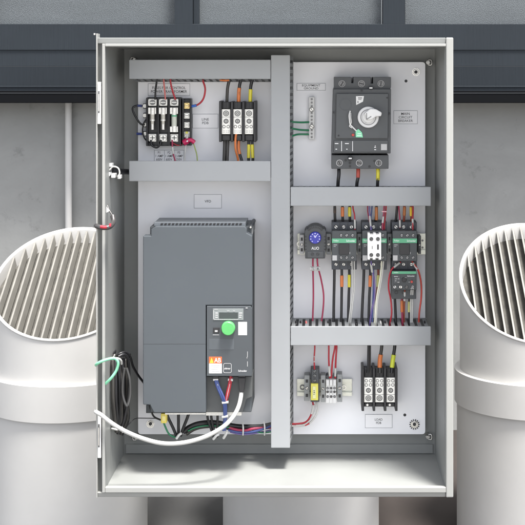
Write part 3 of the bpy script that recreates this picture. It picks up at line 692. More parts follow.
g = MB(); g.box(312.6, 386.4, 315.8, 398.6, .0555, .0575, .0006); g.build('lever_face', mat('pale_lever', (.62, .62, .34), .4), ft)
g = MB(); g.box(313.6, 390.4, 314.6, 391.2, .0572, .058); g.box(313.6, 392.2, 314.8, 393, .0572, .058); g.box(313.6, 394, 314.4, 394.8, .0572, .058); g.build('print_marks', INK, ft)
wt = thing('white_terminals', pt(331, 403, 0), 'cluster of white screw terminals on the short rail', 'terminal')
for i in range(3):
    x0 = 326+i*3.45; b = MB(); b.box(x0, 379.5, x0+3.3, 403.2, .008, .042, .0006); b.box(x0+.2, 380, x0+3.1, 385.5, .042, .046, .0006); b.build('terminal_body', WHT, wt)
    for y in (388.2, 391.8, 396.6): screw(x0+1.65, y, 1.05, .0425, wt, [DSTEEL if (i+y) % 2 > 1 else LGREY, BLK])
b = MB(); b.cyl(327.7, 376.8, 1.7, .01, .036, 14); b.cyl(335.2, 376.8, 1.7, .01, .036, 14); b.build('entry_funnel', DRK, wt)

# ================================================================ VARIABLE FREQUENCY DRIVE
vf = thing('motor_drive', pt(198, 413, 0), 'large blue grey motor drive with keypad and green knob', 'motor drive')
hf = .150
b = MB()
b.box(150, 226.4, 251.5, 412.3, .003, .1215, .002)                              # chassis
b.build('chassis', VFDS, vf)
b = MB(); b.prism([(143, 236), (151, 236), (151, 229.6), (155.4, 226.3), (244.6, 226.3), (246.8, 229), (246.8, 233), (252.2, 236), (252.2, 305.4), (205.8, 305.4), (205.8, 412.8), (154, 412.8), (151.8, 409), (150, 405), (143, 404.6)], .120, hf, .0016)
cv = b.build('front_cover', VFDM, vf)
g = MB(); g.box(143.3, 343.7, 205.6, 344.1, hf-.001, hf+.0002); g.build('cover_seam', DRK, cv)
# ventilated top edge
b = MB(); b.box(154, 222.4, 245.6, 226.2, .05, hf-.012, .0008); b.mi = 1
for i in range(22): x = 161+i*3.75; b.prism([(x, 223.2), (x+2.4, 223.2), (x+1.6, 225.2), (x-.8, 225.2)], hf-.013, hf-.0116)
b.build('top_vents', [mat('vent_grey', (.13, .145, .16), .5), BLK], vf)
for x, y in ((250.6, 227.3),):
    b = MB(); b.cyl(x, y, 2.0, .0, .125, 14); b.mi = 1; b.cyl(x, y, 1.0, .125, .1262, 10); b.build('fixing_screw', [DRK, STEEL], vf)
b = MB(); b.box(246.9, 227.5, 252.5, 235, .02, .118, .0008); b.build('mounting_ear', GREY, vf)
# keypad module
b = MB(); b.prism([(206.6, 306), (250.6, 306), (252, 309), (252, 376.3), (206.6, 376.3)], .110, hf+.001, .0012); kp = b.build('keypad', VFDK, vf)
MB().box(205.7, 305.8, 206.9, 376, hf-.006, hf+.0004).build('side_gap', BLK, kp) if False else None
g = MB(); g.box(212.8, 308.6, 243.4, 320.2, hf+.0008, hf+.0016, .0004); g.mi = 1
g.box(213.4, 309.2, 213.9, 319.8, hf+.0015, hf+.0020); g.box(213.4, 319.3, 238, 319.8, hf+.0015, hf+.0020); g.box(213.4, 309.2, 218, 309.6, hf+.0015, hf+.0020); g.build('display_frame', [mat('frame_grey', (.20, .22, .22), .35), LGREY], kp)
MB().box(219, 312.4, 238, 318.6, hf+.0014, hf+.0022, .0003).build('display_screen', LCD, kp)
g = MB()
for i in range(3):
    g.box(215.4-.1*i, 312.6+i*2.1, 217.9, 313.7+i*2.1, hf+.0015, hf+.0021); g.box(239, 312.6+i*2.1, 242.2-.4*i, 313.7+i*2.1, hf+.0015, hf+.0021)
g.box(227, 310.8, 229.5, 311.3, hf+.0015, hf+.0021); g.box(233, 310.8, 235, 311.3, hf+.0015, hf+.0021); g.box(245.6, 307.6, 247.6, 308.4, hf+.001, hf+.0016); g.build('display_marks', LGREY, kp)
b = MB(); b.cyl(228, 328.8, 7.0, hf, hf+.011, 48, 6.7); b.build('green_knob', GRNK, kp)
g = MB(); g.box(213.2, 327.6, 219.4, 333, hf+.0008, hf+.003, .0006); g.mi = 1; g.box(214.8, 330.2, 217.6, 332, hf+.003, hf+.0034); g.box(212.8, 334.4, 219, 335.3, hf+.0008, hf+.0014); g.build('stop_button', [BLK, LGREY], kp)
MB().box(238.2, 322, 247, 335.2, hf+.0008, hf+.0014, .0002).build('white_sticker', WHT, kp)
MB().box(209, 339, 234, 349.6, hf+.0008, hf+.0013, .0002).build('name_panel', mat('keypad_light', (.075, .085, .094), .5), kp)
sk = MB().box(209, 356.8, 221.8, 373.4, hf+.0008, hf+.0013, .0001).build('warning_sticker', WHT, kp)
MB().box(209, 356.8, 221.8, 363.4, hf+.0012, hf+.0015).build('warning_header', TRI, sk)
MB().prism([(209.7, 363), (213.6, 363), (211.6, 357.6)], hf+.0014, hf+.0017).build('warning_triangle', YEL, sk)
textmesh('AB', 217.6, 360.2, 4.6, hf+.0018, INKW, sk, 6.6, .006)
g = MB()
for i, q in enumerate((365.6, 367.2, 369.2, 371.0)): g.box(211+(i % 2)*.8, q, 219.6-(i % 3), q+.35, hf+.0012, hf+.0015)
g.build('warning_print', BORD, sk)
g = MB(); o = rr(223.2, 363.2, 231.6, 373, 1.8, 5); n_ = rr(223.7, 363.7, 231.1, 372.5, 1.4, 5)
y = PY-hf-.0014; vs = [(wx(a, y), y, wz(c, y)) for a, c in o]+[(wx(a, y), y, wz(c, y)) for a, c in n_]; N_ = len(o)
g.raw(vs, [(i, (i+1) % N_, N_+(i+1) % N_, N_+i) for i in range(N_)]); g.build('logo_outline', LGREY, kp)
textmesh('altivar', 227.4, 368.4, 1.9, hf+.0014, INKW, kp, 6.2)
textmesh('Schneider', 242.6, 370.8, 1.9, hf+.0014, INKW, kp, 8.6)
g = MB(); g.box(247.2, 351.5, 247.7, 357, hf+.0008, hf+.0014); g.box(246.7, 357, 247.2, 358.5, hf+.0008, hf+.0014); g.box(247.2, 361.5, 247.7, 366.5, hf+.0008, hf+.0014); g.build('side_marks', LGREY, kp)
# connector bay below keypad
b = MB(); b.prism([(206.4, 376.6), (252, 376.6), (252, 397), (246.4, 399), (242.6, 412), (206.4, 412)], .06, .128, .001); b.build('connector_bay', mat('bay_plastic', (.085, .09, .09), .6), vf)
b = MB(); b.box(206, 412, 241.6, 415.6, .06, .110, .0006); b.box(165, 412.9, 205.6, 414.6, .06, .118, .0005); b.build('metal_edge', NICK, vf)
g = MB(); g.box(213, 376.4, 218.2, 379, .128, .140, .0005); g.build('port', BLK, vf); g = MB(); g.box(238.6, 374.6, 245.2, 380, .128, .142, .001); g.build('port', BLK, vf)
b = MB(); b.box(146, 405, 205, 413.2, .01, .06, .001); b.build('terminal_shelf', VFDS, vf)

# ================================================================ WIRES
NW = [0]
def wire(label, pts, r, m, bands=(), name='wire', cat='wire', group='wires on the panel', n=10):
    b = MB(); b.tube(pts, r, n); o = b.build(name, m); tag(o, label, cat, group)
    o['_L'] = tuple(o.location)
    for (nm, bp, br_, bm_) in bands:
        b = MB(); b.tube(bp, br_, 12, 4); b.build(nm, bm_, o)
    return o
    return o
W = wire
# above and below the fuse holder
W('black wire dropping from duct to first fuse', [(157, 74, .05), (156.6, 82, .048), (155.6, 90, .04), (155.2, 99.5, .034)], .95, BLKW)
W('pale red wire dropping to second fuse', [(163.5, 74, .05), (163.8, 82, .048), (164.6, 90, .04), (165.4, 99.5, .034)], .8, PNKW)
W('red wire slanting down to third fuse', [(170.5, 74, .05), (170.6, 82, .048), (172.3, 90, .042), (175.4, 99.5, .034)], .9, REDW)
W('red wire curving from the top duct to the narrow terminal strip', [(202.3, 73, .04), (202.8, 80, .04), (205.2, 89, .04), (203.2, 99, .036), (197.5, 104.8, .03), (190, 106, .028)], .95, REDW, [('crimp_sleeve', [(196.6, 105.3, .03), (193.4, 106, .029), (190.6, 106, .028)], 1.35, mat('blue_sleeve', (.03, .12, .45), .35))])
W('black wire looping round the left side of the fuse holder', [(145, 106, .016), (139, 105.6, .018), (133.4, 107, .02), (133, 111, .022), (137, 119, .02), (141, 124, .018), (145, 124.6, .018)], 1.0, BLKW, [('crimp_sleeve', [(137.6, 105.6, .018), (142, 106, .018)], 1.25, mat('blue_dark_sleeve', (.03, .05, .20), .35))])
W('short stub wire with blue sleeve at the lower left of the fuse holder', [(136.6, 133.6, .016), (145, 134, .017)], .9, BLKW, [('crimp_sleeve', [(136.8, 133.7, .016), (142, 134, .017)], 1.3, mat('blue_dark_sleeve', (.03, .05, .20), .35))])
W('short black jumper wire looped under the fuse holder', [(151, 140, .034), (151.5, 145, .036), (156.6, 147.6, .036), (160, 144.5, .036), (161, 140, .034)], 1.0, BLKW)
W('wire with white sleeve leaving the third fuse downward', [(172.2, 140, .034), (172.4, 146, .038), (173, 153, .04), (175.6, 162, .045), (177, 168, .05)], .8, MAGW, [('wire_marker', [(172.5, 147, .038), (173.3, 154, .041)], 1.15, WHW)])
W('white wire dropping from the pink crimp', [(186, 143, .03), (185.4, 150, .035), (184.6, 160, .04), (184.5, 168, .05)], .8, WHW)
W('thin yellow green wire dropping right of the pink crimp', [(193, 142, .03), (195, 148, .034), (197, 156, .04), (197.6, 168, .05)], .6, mat('yellow_green_insulation', (.32, .40, .12), .45))
W('thin pink wire running along the foot of the fuse holder', [(172.6, 143, .03), (178, 145.3, .03), (184, 144, .03)], .6, REDW)
o = MB(); o.tube([(184, 142.8, .034), (187.5, 140.6, .036)], 3.2, 14, 1); o.tube([(187.5, 140.6, .036), (191, 140, .036), (194.3, 142.4, .034)], 2.2, 14, 2)
o = tag(o.build('crimp_terminals', MAG), 'magenta crimp terminals at the foot of the terminal strip', 'crimp')
g = MB(); g.cyl(187.2, 141.2, .9, .04, .0445, 10); g.build('crimp_dimple', WHT, o)
W('short yellow topped wire end on the lower screw of the terminal strip', [(186.6, 131.8, .032), (186.9, 134.5, .033), (187.2, 139.5, .034)], 1.1, WHW, [('wire_marker', [(186.6, 131.8, .032), (186.8, 133.8, .033)], 1.3, YEL2)])
W('black lead running down the left edge of the fuse holder', [(147, 118, .03), (143.5, 124, .026), (142.6, 132, .024), (145, 139, .026), (150, 142.5, .034)], .7, BLKW)
# line distribution block
W('dark wire entering the LINE distribution block at the left', [(230.4, 72, .05), (229.6, 79, .052), (227.6, 88, .05), (226.8, 103, .044)], 1.55, mat('dark_grey_insulation', (.035, .033, .03), .4))
W('orange taped wire entering the middle of the LINE distribution block', [(242, 72, .05), (241, 79, .052), (239.2, 88, .05), (238.6, 103, .044)], 1.6, BLKW, [('orange_tape', [(239.4, 87.5, .0505), (238.9, 92, .048), (238.6, 102, .0445)], 1.85, ORG)])
W('yellow taped wire entering the LINE distribution block at the right', [(253.6, 72, .05), (252.4, 79, .052), (250.6, 88, .05), (250.2, 103, .044)], 1.6, BLKW, [('yellow_tape', [(250.6, 89, .0495), (250.2, 102, .0445)], 1.9, YEL)])
W('loose orange wire end tucked under the top duct', [(220, 79.9, .06), (225, 80.4, .062), (229, 80, .06)], 1.1, ORG)
dk = mat('dark_grey_insulation', (.035, .033, .03), .4)
W('left dark wire below the LINE distribution block', [(225, 134, .04), (224.6, 145, .045), (223.8, 168, .05)], 1.6, dk)
W('second dark wire below the LINE distribution block', [(228, 134, .04), (227.8, 145, .045), (226.8, 168, .05)], 1.5, dk)
W('left orange wire below the LINE distribution block', [(236.4, 132, .052), (235.4, 140, .056), (235.8, 150, .054), (238, 159, .05), (238.6, 168, .05)], 1.15, ORG)
W('right orange wire with black end below the LINE distribution block', [(238.6, 136, .044), (238.4, 146, .048), (239.8, 154, .048), (242.2, 162, .05), (242.6, 168, .05)], 1.4, BLKW, [('orange_tape', [(238.6, 141, .046), (238.6, 148, .049), (239.8, 154, .0495)], 1.55, ORG)])
W('left yellow taped wire below the LINE distribution block', [(249.4, 134, .044), (248.6, 146, .048), (248.6, 168, .05)], 1.4, BLKW, [('yellow_tape', [(248.9, 144.5, .048), (248.6, 158, .05)], 1.65, YEL)])
W('right yellow taped wire below the LINE distribution block', [(251.6, 134, .044), (252.4, 146, .048), (253.2, 168, .05)], 1.4, BLKW, [('yellow_tape', [(252.3, 144.5, .048), (252.8, 158, .05)], 1.65, YEL)])
# ground wires
W('uppermost of three green ground wires at the ground bar', [(286, 121.6, .03), (292, 121.9, .028), (301, 122.4, .018), (310.4, 122, .009)], 1.0, GRNW)
W('middle of three green ground wires at the ground bar', [(286, 128.4, .03), (292, 128.6, .028), (300, 129.8, .018), (310.4, 130.4, .009)], 1.0, GRNW)
W('lowest of three green ground wires at the ground bar', [(286, 136.6, .03), (292, 136, .028), (298, 134.4, .018), (310.4, 134.4, .009)], 1.0, GRNW)
# breaker output
W('black wire below the main breaker on the left', [(338.8, 165, .05), (338.9, 174, .056), (338.2, 181, .056), (337.4, 194, .05)], 1.75, BLKW)
W('red taped wire below the main breaker in the middle', [(358.2, 165, .05), (358.2, 176, .056), (357, 183, .056), (356.2, 194, .05)], 1.7, BLKW, [('red_tape', [(358.2, 166, .051), (358.2, 172, .055), (358, 177.6, .056)], 1.95, mat('brick_tape', (.40, .06, .04), .45))])
W('yellow taped wire below the main breaker on the right', [(377.8, 165, .05), (378, 176, .056), (377.6, 183, .056), (377, 194, .05)], 1.6, BLKW, [('yellow_tape', [(377.8, 166, .051), (378, 173, .0555), (377.9, 180, .056)], 1.9, YEL)])
# contactor feed wires (from the duct above)
W('black wire into the left contactor from above', [(334.8, 198, .045), (334.8, 212, .045), (335.2, 223, .04)], 1.35, BLKW, [('brown_tape', [(334.8, 207, .045), (334.8, 213, .045)], 1.45, mat('dark_brown_tape', (.06, .035, .025), .5))])
W('orange taped wire into the left contactor from above', [(342.5, 198, .045), (342.5, 212, .045), (343, 223, .04)], 1.35, BLKW, [('orange_tape', [(342.5, 207, .045), (342.5, 216.4, .045)], 1.75, ORG)])
W('yellow taped wire into the left contactor from above', [(349.6, 198, .045), (349.7, 212, .045), (350, 223, .04)], 1.35, BLKW, [('yellow_tape', [(349.6, 207, .045), (349.7, 216.4, .045)], 1.75, YEL)])
W('thin red wire with white marker at the left contactor', [(352.6, 198, .05), (353, 208, .052), (354.6, 216, .056), (355, 231, .056)], .75, REDW, [('wire_marker', [(354.8, 219.5, .056), (355, 228.5, .056)], 1.05, WHW)])
W('violet wire with white marker into the middle contactor', [(369.4, 198, .05), (369.6, 212, .052), (370.4, 222, .056), (371.4, 235, .07)], .8, PUR, [('wire_marker', [(369.7, 216, .053), (370.8, 227, .06)], 1.05, WHW)])
W('thin pink wire beside the violet wire at the middle contactor', [(368, 198, .045), (367.6, 210, .046), (369, 219, .05), (371, 228, .052)], .65, MAGW)
W('blue wire crossing to the middle contactor', [(372.4, 198, .045), (371.8, 210, .047), (370.8, 220, .05), (372, 230, .052)], .65, BLU)
W('orange taped wire into the middle contactor from above', [(376.4, 198, .045), (376.4, 212, .045), (375.2, 223, .04)], 1.3, BLKW, [('orange_tape', [(376.4, 207, .045), (376.4, 220, .045)], 1.6, mat('dull_orange_tape', (.48, .17, .05), .45))])
W('maroon wire with white marker right of the middle contactor', [(384.2, 198, .05), (384, 212, .054), (382.8, 220, .056), (382.6, 233, .06)], .85, MAGW, [('wire_marker', [(383.4, 216.6, .055), (382.6, 223, .057)], 1.1, WHW), ('wire_marker', [(382, 211.4, .055), (386.4, 211.6, .055)], .8, mat('pink_marker', (.8, .45, .5), .5))])
W('second maroon wire beside the marked one at the middle contactor', [(386.4, 198, .05), (385.8, 212, .05), (384.6, 222, .052), (384.2, 231, .052)], .8, REDW)
W('dark wire slanting into the right contactor from above', [(397.6, 198, .045), (396.8, 210, .045), (395.6, 223, .04)], 1.3, BLKW)
W('maroon wire with white marker at the left of the right contactor', [(398.2, 198, .05), (399, 210, .052), (399.8, 219, .055), (400, 228, .055)], .8, MAGW, [('wire_marker', [(399.8, 220, .0555), (400, 227.4, .0555)], 1.05, WHW)])
W('brown orange wire into the right contactor from above', [(404.6, 198, .045), (404.3, 212, .045), (403.8, 223, .04)], 1.3, BRNW, [('orange_tape', [(404.5, 207, .045), (404.2, 215.5, .045)], 1.6, mat('dull_orange_tape', (.48, .17, .05), .45))])
W('yellow taped wire into the right contactor from above', [(411, 198, .045), (411.2, 212, .045), (411.6, 223, .04)], 1.3, BRNW, [('yellow_tape', [(411, 207, .045), (411.2, 216, .045)], 1.6, mat('amber_tape', (.75, .50, .03), .45))])
W('red wire with white marker at the right of the right contactor', [(412.6, 198, .05), (413, 210, .052), (412.7, 219, .056), (413, 233, .06)], .85, REDW, [('wire_marker', [(412.7, 218.8, .056), (412.8, 225.4, .057)], 1.1, WHW)])
# thermostat wires
w1 = W('maroon wire hanging from the thermostat on the left', [(313, 256, .05), (312.9, 266, .045), (313.4, 294, .03), (312.8, 316, .03), (312.2, 334, .04)], .85, MAGW, [('wire_marker', [(310.4, 268.6, .046), (314.4, 268.6, .046)], 2.3, WHW)])
w2 = W('maroon wire bowing right from the thermostat down to the duct', [(317.2, 256, .05), (317.8, 266, .045), (321, 279, .034), (323.6, 295, .03), (322.8, 312, .03), (319.6, 334, .04)], .85, MAGW, [('wire_marker', [(315.9, 268.6, .046), (320, 268.6, .046)], 2.3, WHW)])
textmesh('TS', 312.6, 268.6, 2.4, .0512, INK, w1, 2.6)
textmesh('86', 318, 268.6, 2.4, .0512, INK, w2, 2.6)
# left contactor output
W('black wire down from the left contactor', [(334.4, 266, .04), (334.3, 280, .04), (333.8, 305, .04), (333.6, 335, .045)], 1.4, BLKW)
W('orange taped wire down from the left contactor', [(341.8, 266, .04), (341.8, 280, .04), (341.6, 300, .04), (341, 335, .045)], 1.35, BLKW, [('orange_tape', [(341.8, 275.4, .04), (341.8, 286.6, .04)], 1.75, ORG)])
W('yellow taped wire down from the left contactor', [(349.2, 266, .04), (349.4, 280, .04), (348.6, 300, .04), (348, 335, .045)], 1.35, BLKW, [('yellow_tape', [(349.3, 274.6, .04), (349.3, 287, .04)], 1.7, YEL)])
W('white wire from the left contactor, left of its pair', [(351.8, 259, .07), (352.2, 270, .055), (352.8, 285, .048), (350.8, 305, .046), (347.4, 335, .045)], .8, WHW)
W('white wire from the left contactor, right of its pair', [(354.2, 259, .07), (354.4, 270, .055), (354.6, 286, .048), (352.4, 306, .046), (349.2, 335, .045)], .8, WHW)
# middle contactor output
W('black wire down from the middle contactor', [(364, 266, .04), (363.6, 280, .04), (362.4, 305, .04), (361.2, 335, .045)], 1.4, BLKW)
W('orange taped wire down from the middle contactor', [(370.4, 266, .04), (370.2, 280, .04), (369.2, 300, .04), (368.4, 335, .045)], 1.35, BLKW, [('orange_tape', [(370.3, 275.4, .04), (370, 286.6, .04)], 1.75, ORG)])
W('violet wire with white marker down from the middle contactor', [(371, 260, .08), (371.8, 268, .062), (374.2, 280, .05), (374.4, 298, .046), (371.4, 312, .045), (368.6, 335, .045)], .85, PUR, [('wire_marker', [(370.8, 263, .07), (372.2, 272, .058)], 1.15, WHW)])
W('second violet blue wire down from the middle contactor', [(373.4, 266, .05), (373.6, 280, .045), (373, 300, .043), (372.4, 316, .044), (372, 335, .045)], .75, BLU)
W('pale yellow taped wire down from the middle contactor', [(378.2, 266, .04), (378.2, 280, .04), (376.4, 300, .04), (375, 335, .045)], 1.2, BRNW, [('yellow_tape', [(378.2, 275, .04), (378, 286.6, .04)], 1.6, PYEL)])
W('cream wire slanting down from the middle contactor, left of its pair', [(381.6, 257, .07), (381.4, 266, .06), (379.8, 280, .052), (376.2, 302, .05), (374, 335, .05)], .8, CRM)
W('cream wire slanting down from the middle contactor, right of its pair', [(383.8, 257, .07), (383.2, 266, .06), (381.4, 281, .052), (377.6, 303, .05), (375.6, 335, .05)], .8, WHW)
# overload relay wires
W('red wire bowing out left of the overload relay with white ferrule', [(400.6, 262, .055), (396.6, 265.2, .06), (392.2, 268.8, .062), (389.4, 276, .06), (388.6, 288, .055), (390.8, 300, .05), (391.6, 313, .048), (390, 324, .046), (389.4, 335, .045)], .85, REDW, [('wire_marker', [(399.6, 262.8, .057), (393.8, 267.4, .062)], 1.15, WHW)])
W('red wire bowing out right of the overload relay with white ferrule', [(412, 261, .055), (415, 265.4, .06), (418.8, 272, .06), (421.2, 284, .055), (421.2, 298, .05), (419.2, 314, .048), (418.6, 335, .045)], .9, mat('bright_red_insulation', (.5, .06, .045), .4), [('wire_marker', [(413.2, 262.8, .058), (417.2, 269.4, .061)], 1.15, WHW)])
W('black wire down from the overload relay', [(394.6, 295, .04), (395.2, 306, .04), (396.4, 335, .045)], 1.35, BLKW)
W('orange taped wire down from the overload relay', [(402, 295, .04), (402, 306, .04), (403.2, 335, .045)], 1.2, MAGW, [('orange_tape', [(402, 300.5, .04), (402.2, 312, .041)], 1.7, ORG)])
W('dark red wire with white marker down from the overload relay', [(404.8, 289, .065), (404.6, 300, .055), (404.2, 316, .05), (404, 335, .045)], .75, BRNW, [('wire_marker', [(404.8, 292, .064), (404.6, 300.6, .0555)], 1.1, WHW)])
W('pale yellow taped wire down from the overload relay', [(409.4, 295, .04), (409.2, 306, .04), (409.6, 335, .045)], 1.1, BLKW, [('yellow_tape', [(409.4, 301.5, .04), (409.2, 312, .04)], 1.6, PYEL)])
W('white wire down from the overload relay, left of its pair', [(411.4, 288, .074), (410.8, 298, .056), (410.8, 312, .05), (410.6, 335, .048)], .85, WHW)
W('white wire down from the overload relay, right of its pair', [(413.2, 288, .074), (412.6, 298, .056), (412.4, 312, .05), (412, 335, .048)], .85, WHW)
# a row of cut wire ends standing in the lower right duct
for i, (x, m, tx) in enumerate(((296, BLKW, 'far left'), (300.5, BLKW, 'second from the left'), (306, PNKW, 'left of the thermostat wires'), (328, BLKW, 'right of the thermostat wires'), (356, BLKW, 'left of the middle contactor wires'), (380.5, WHW, 'right of the middle contactor wires'), (385, BLKW, 'left of the overload relay wires'), (424.5, BLKW, 'far right'))):
    W('short %s wire end in the lower right duct, %s' % ({'black_insulation': 'black', 'pink_red_insulation': 'pink', 'white_insulation': 'white'}[m.name], tx), [(x, 321.5, .05), (x+.4, 325, .06), (x+.8, 334, .06)], 1.0, m)
# lower right wires
W('red wire from the duct into the yellow lever terminal', [(314.8, 338, .05), (314.8, 348, .05), (314.2, 359, .05), (314.6, 371, .046)], .75, REDW, [('ferrule', [(314.3, 356, .05), (314.2, 362, .049)], .9, WHW)])
W('leftmost red wire into the white terminals', [(328.6, 338, .05), (328.8, 348, .05), (328.8, 360, .048), (329.8, 378, .036)], .85, REDW, [('ferrule', [(329, 366, .046), (329.8, 376, .038)], 1.15, WHW)])
W('middle red wire crossing into the white terminals', [(335.6, 338, .05), (334.8, 348, .05), (332.6, 360, .048), (331.2, 378, .036)], .9, REDW)
W('right red wire into the white terminals', [(336.8, 338, .05), (336.6, 348, .05), (335.8, 360, .048), (335.2, 378, .036)], .95, REDW, [('ferrule', [(335.6, 368, .045), (335.2, 376, .038)], 1.15, WHW)])
W('red wire with white ferrule from the yellow lever terminal into the tall duct', [(312.6, 401, .03), (313.2, 407, .034), (311, 415, .034), (306.4, 421.6, .03), (299, 423.6, .03), (286, 423.8, .03)], .9, REDW, [('ferrule', [(313, 405, .034), (312.9, 409, .034), (311.4, 414, .034)], 1.15, WHW)])
W('white wire from the yellow lever terminal into the tall duct', [(317.4, 401, .03), (318, 409, .034), (315, 417, .034), (309, 423.4, .03), (301, 426, .03), (286, 425.6, .03)], .9, WHW, [('red_stripe', [(309.4, 423.2, .0305), (305, 425.2, .0305)], 1.0, REDW)])
W('white wire curling beside the one from the yellow lever terminal', [(315.8, 401, .03), (316, 408, .036), (313.4, 415, .036), (309.6, 420.6, .034), (304, 424.6, .032), (296, 425.4, .03)], .75, WHW)
W('red wire in the lower part leaving the tall duct behind the white ones', [(286, 424.8, .02), (297, 424.7, .02), (304, 423.4, .02), (310, 417, .02), (313.8, 404, .02)], .8, REDW)
# load distribution block
W('black wire into the LOAD distribution block at the left', [(368.6, 338, .05), (368.4, 350, .05), (368, 373, .056)], 1.2, BLKW)
W('second black wire into the LOAD distribution block at the left', [(370, 338, .045), (369.8, 350, .045), (369.8, 373, .052)], 1.2, dk)
W('orange taped wire into the middle of the LOAD distribution block', [(382, 338, .05), (381.6, 348, .05), (380, 360, .05), (379.8, 373, .055)], 1.7, dk, [('orange_tape', [(380.8, 354.4, .05), (380, 360, .05), (379.8, 367.6, .053)], 2.3, ORG)])
W('yellow taped wire into the LOAD distribution block at the right', [(395, 338, .05), (394.6, 348, .05), (392.8, 360, .05), (391.6, 373, .055)], 1.7, BLKW, [('yellow_tape', [(393.8, 354.6, .05), (392.9, 360, .05), (392, 367.6, .053)], 2.3, mat('lime_tape', (.55, .60, .04), .4))])

# drive cables
tw = thing('control_cable', pt(224, 430, .05), 'blue cable joined by a red cable in a Y shape below the keypad', 'cable')
b = MB(); b.tube([(214.8, 378, .135), (217.2, 386, .14), (221, 395, .14), (224, 403, .135), (224.6, 412, .13), (224.6, 420, .12), (223.4, 430, .10)], 1.5, 12)
b.tube([(216.6, 378, .135), (218.8, 386, .141), (222.6, 395, .141), (225.6, 403, .136), (226, 412, .13), (225.8, 420, .12), (225, 430, .10)], 1.2, 12); b.build('blue_sheath', BLU, tw)
b = MB(); b.tube([(230.6, 376, .135), (229.2, 384, .14), (227, 394, .14), (225.4, 402, .136)], 1.3, 12); b.tube([(231.8, 377, .134), (230.4, 385, .139), (228.2, 395, .139), (226, 402, .136)], 1.0, 12); b.build('red_sheath', REDW, tw)
for P_ in ([(213.2, 379.6, .137), (218.2, 379.2, .137)], [(228, 379.6, .137), (233, 380, .137)], [(222, 402.6, .137), (228.4, 402, .137)], [(222, 417, .128), (228, 416, .128)]):
    MB().tube(P_, 1.35, 10, 1).build('cable_tie', WHT, tw)
g = MB(); g.tube([(217.4, 384, .1425), (221.6, 394, .1425), (224.2, 402, .138)], .25, 6); g.tube([(229.8, 384, .1425), (227.6, 394, .1425), (226, 401, .139)], .25, 6); g.build('sheath_print', WHT, tw)
wc = thing('network_cable', pt(170, 444, .18), 'thick white cable curving from the drive out over the left rim', 'cable')
b = MB(); b.tube([(241.4, 388, .135), (241, 396, .145), (238.4, 407, .16), (232.5, 417.6, .175), (222, 427.6, .19), (205, 436.8, .2), (184, 442.6, .21), (163, 443.4, .215), (143, 438.6, .22), (124, 430.6, .228), (110, 422, .234), (102, 415.6, .236), (98.4, 413.2, .235), (96, 412, .224), (96.4, 411, .19), (99, 410, .10)], 2.05, 16, 8); b.build('cable_sheath', WHW, wc)
b = MB(); b.prism([(238.2, 378), (245.4, 378), (244.8, 384), (243.8, 392.4), (239.4, 392.4), (238.6, 384)], .130, .146, .0012); b.build('plug', BLK, wc)
W('mint green tube looping over the left rim', [(99, 366, .10), (96.4, 365.4, .19), (96.4, 364.4, .228), (101, 361.6, .237), (108, 359.2, .234), (114.6, 358.4, .23), (118, 362.4, .228), (116.6, 370, .226), (111.6, 377.6, .226), (106.4, 382.8, .2205), (104, 385, .214)], 1.35, GRNT, name='tube', cat='tube', group=None)
# black loom on the left wall
lm = thing('cable_loom', pt(122, 430, .08), 'bundle of black looms tied together along the left cabinet wall', 'cable bundle')
random.seed(3)
for i in range(9):
    x0 = 112.5+i*1.9+random.uniform(-.6, .6); hh = .16-.012*i
    bw = random.uniform(-2.5, 3.5)
    b = MB(); b.tube([(x0+2.5, 352+random.uniform(0, 8), hh-.01), (x0+bw*.5, 362, hh), (x0+bw, 380, hh+.01), (x0+bw*1.1, 400, hh+.01), (x0+bw*.4+2, 418, hh), (x0*.35+119*.65, 431+random.uniform(-4, 4), hh-.01)], random.choice([1.1, 1.5, 1.9]), 10)
    b.build('loom_cable', BLKW if i % 3 else dk, lm)
b = MB(); b.tube([(114, 358, .14), (120, 353.5, .14), (126, 352.4, .13), (130.4, 357, .12), (133, 366, .10), (138, 375, .07), (144, 383, .04)], 1.2, 10); b.build('loom_cable', BLKW, lm)
b = MB(); b.tube([(118, 357, .15), (124, 354.5, .14), (128, 360, .13), (129, 380, .12), (127.8, 400, .12), (124, 420, .12), (120, 430, .12)], 1.5, 10); b.build('loom_cable', BLKW, lm)
b = MB(); b.tube([(124.6, 368, .155), (122.6, 382, .155), (122.8, 396, .155), (126.8, 406, .155), (130, 396, .15), (129.6, 380, .15), (126.4, 368, .15)], 1.4, 10); b.build('loom_cable', mat('grey_loom', (.045, .045, .045), .4), lm)
for P_ in ([(112, 359.6, .17), (117, 358.2, .18), (121, 360.4, .17), (121.6, 364, .16)], [(112, 428.6, .16), (117, 429.6, .175), (122, 427.6, .165), (122.6, 432, .15)]):
    MB().tube(P_, 1.0, 8, 4).build('cable_tie', mat('tie_grey', (.6, .6, .58), .4), lm)
b = MB(); b.box(106.4, 366.6, 115.4, 372.6, .10, .13, .001); b.box(106.4, 411.6, 114.6, 417, .10, .13, .001); b.box(107, 352.6, 114, 356, .10, .13, .001); b.build('bracket', BLK, lm)
MB().box(106.4, 373, 114.8, 378, .10, .12, .001).build('bracket_plate', GREY, lm)
W('thin black lead running from the loom under the drive', [(124, 430, .10), (130, 423, .10), (135.6, 418.6, .09), (146, 418.2, .08), (158, 418.4, .07)], .45, BLKW, group=None)
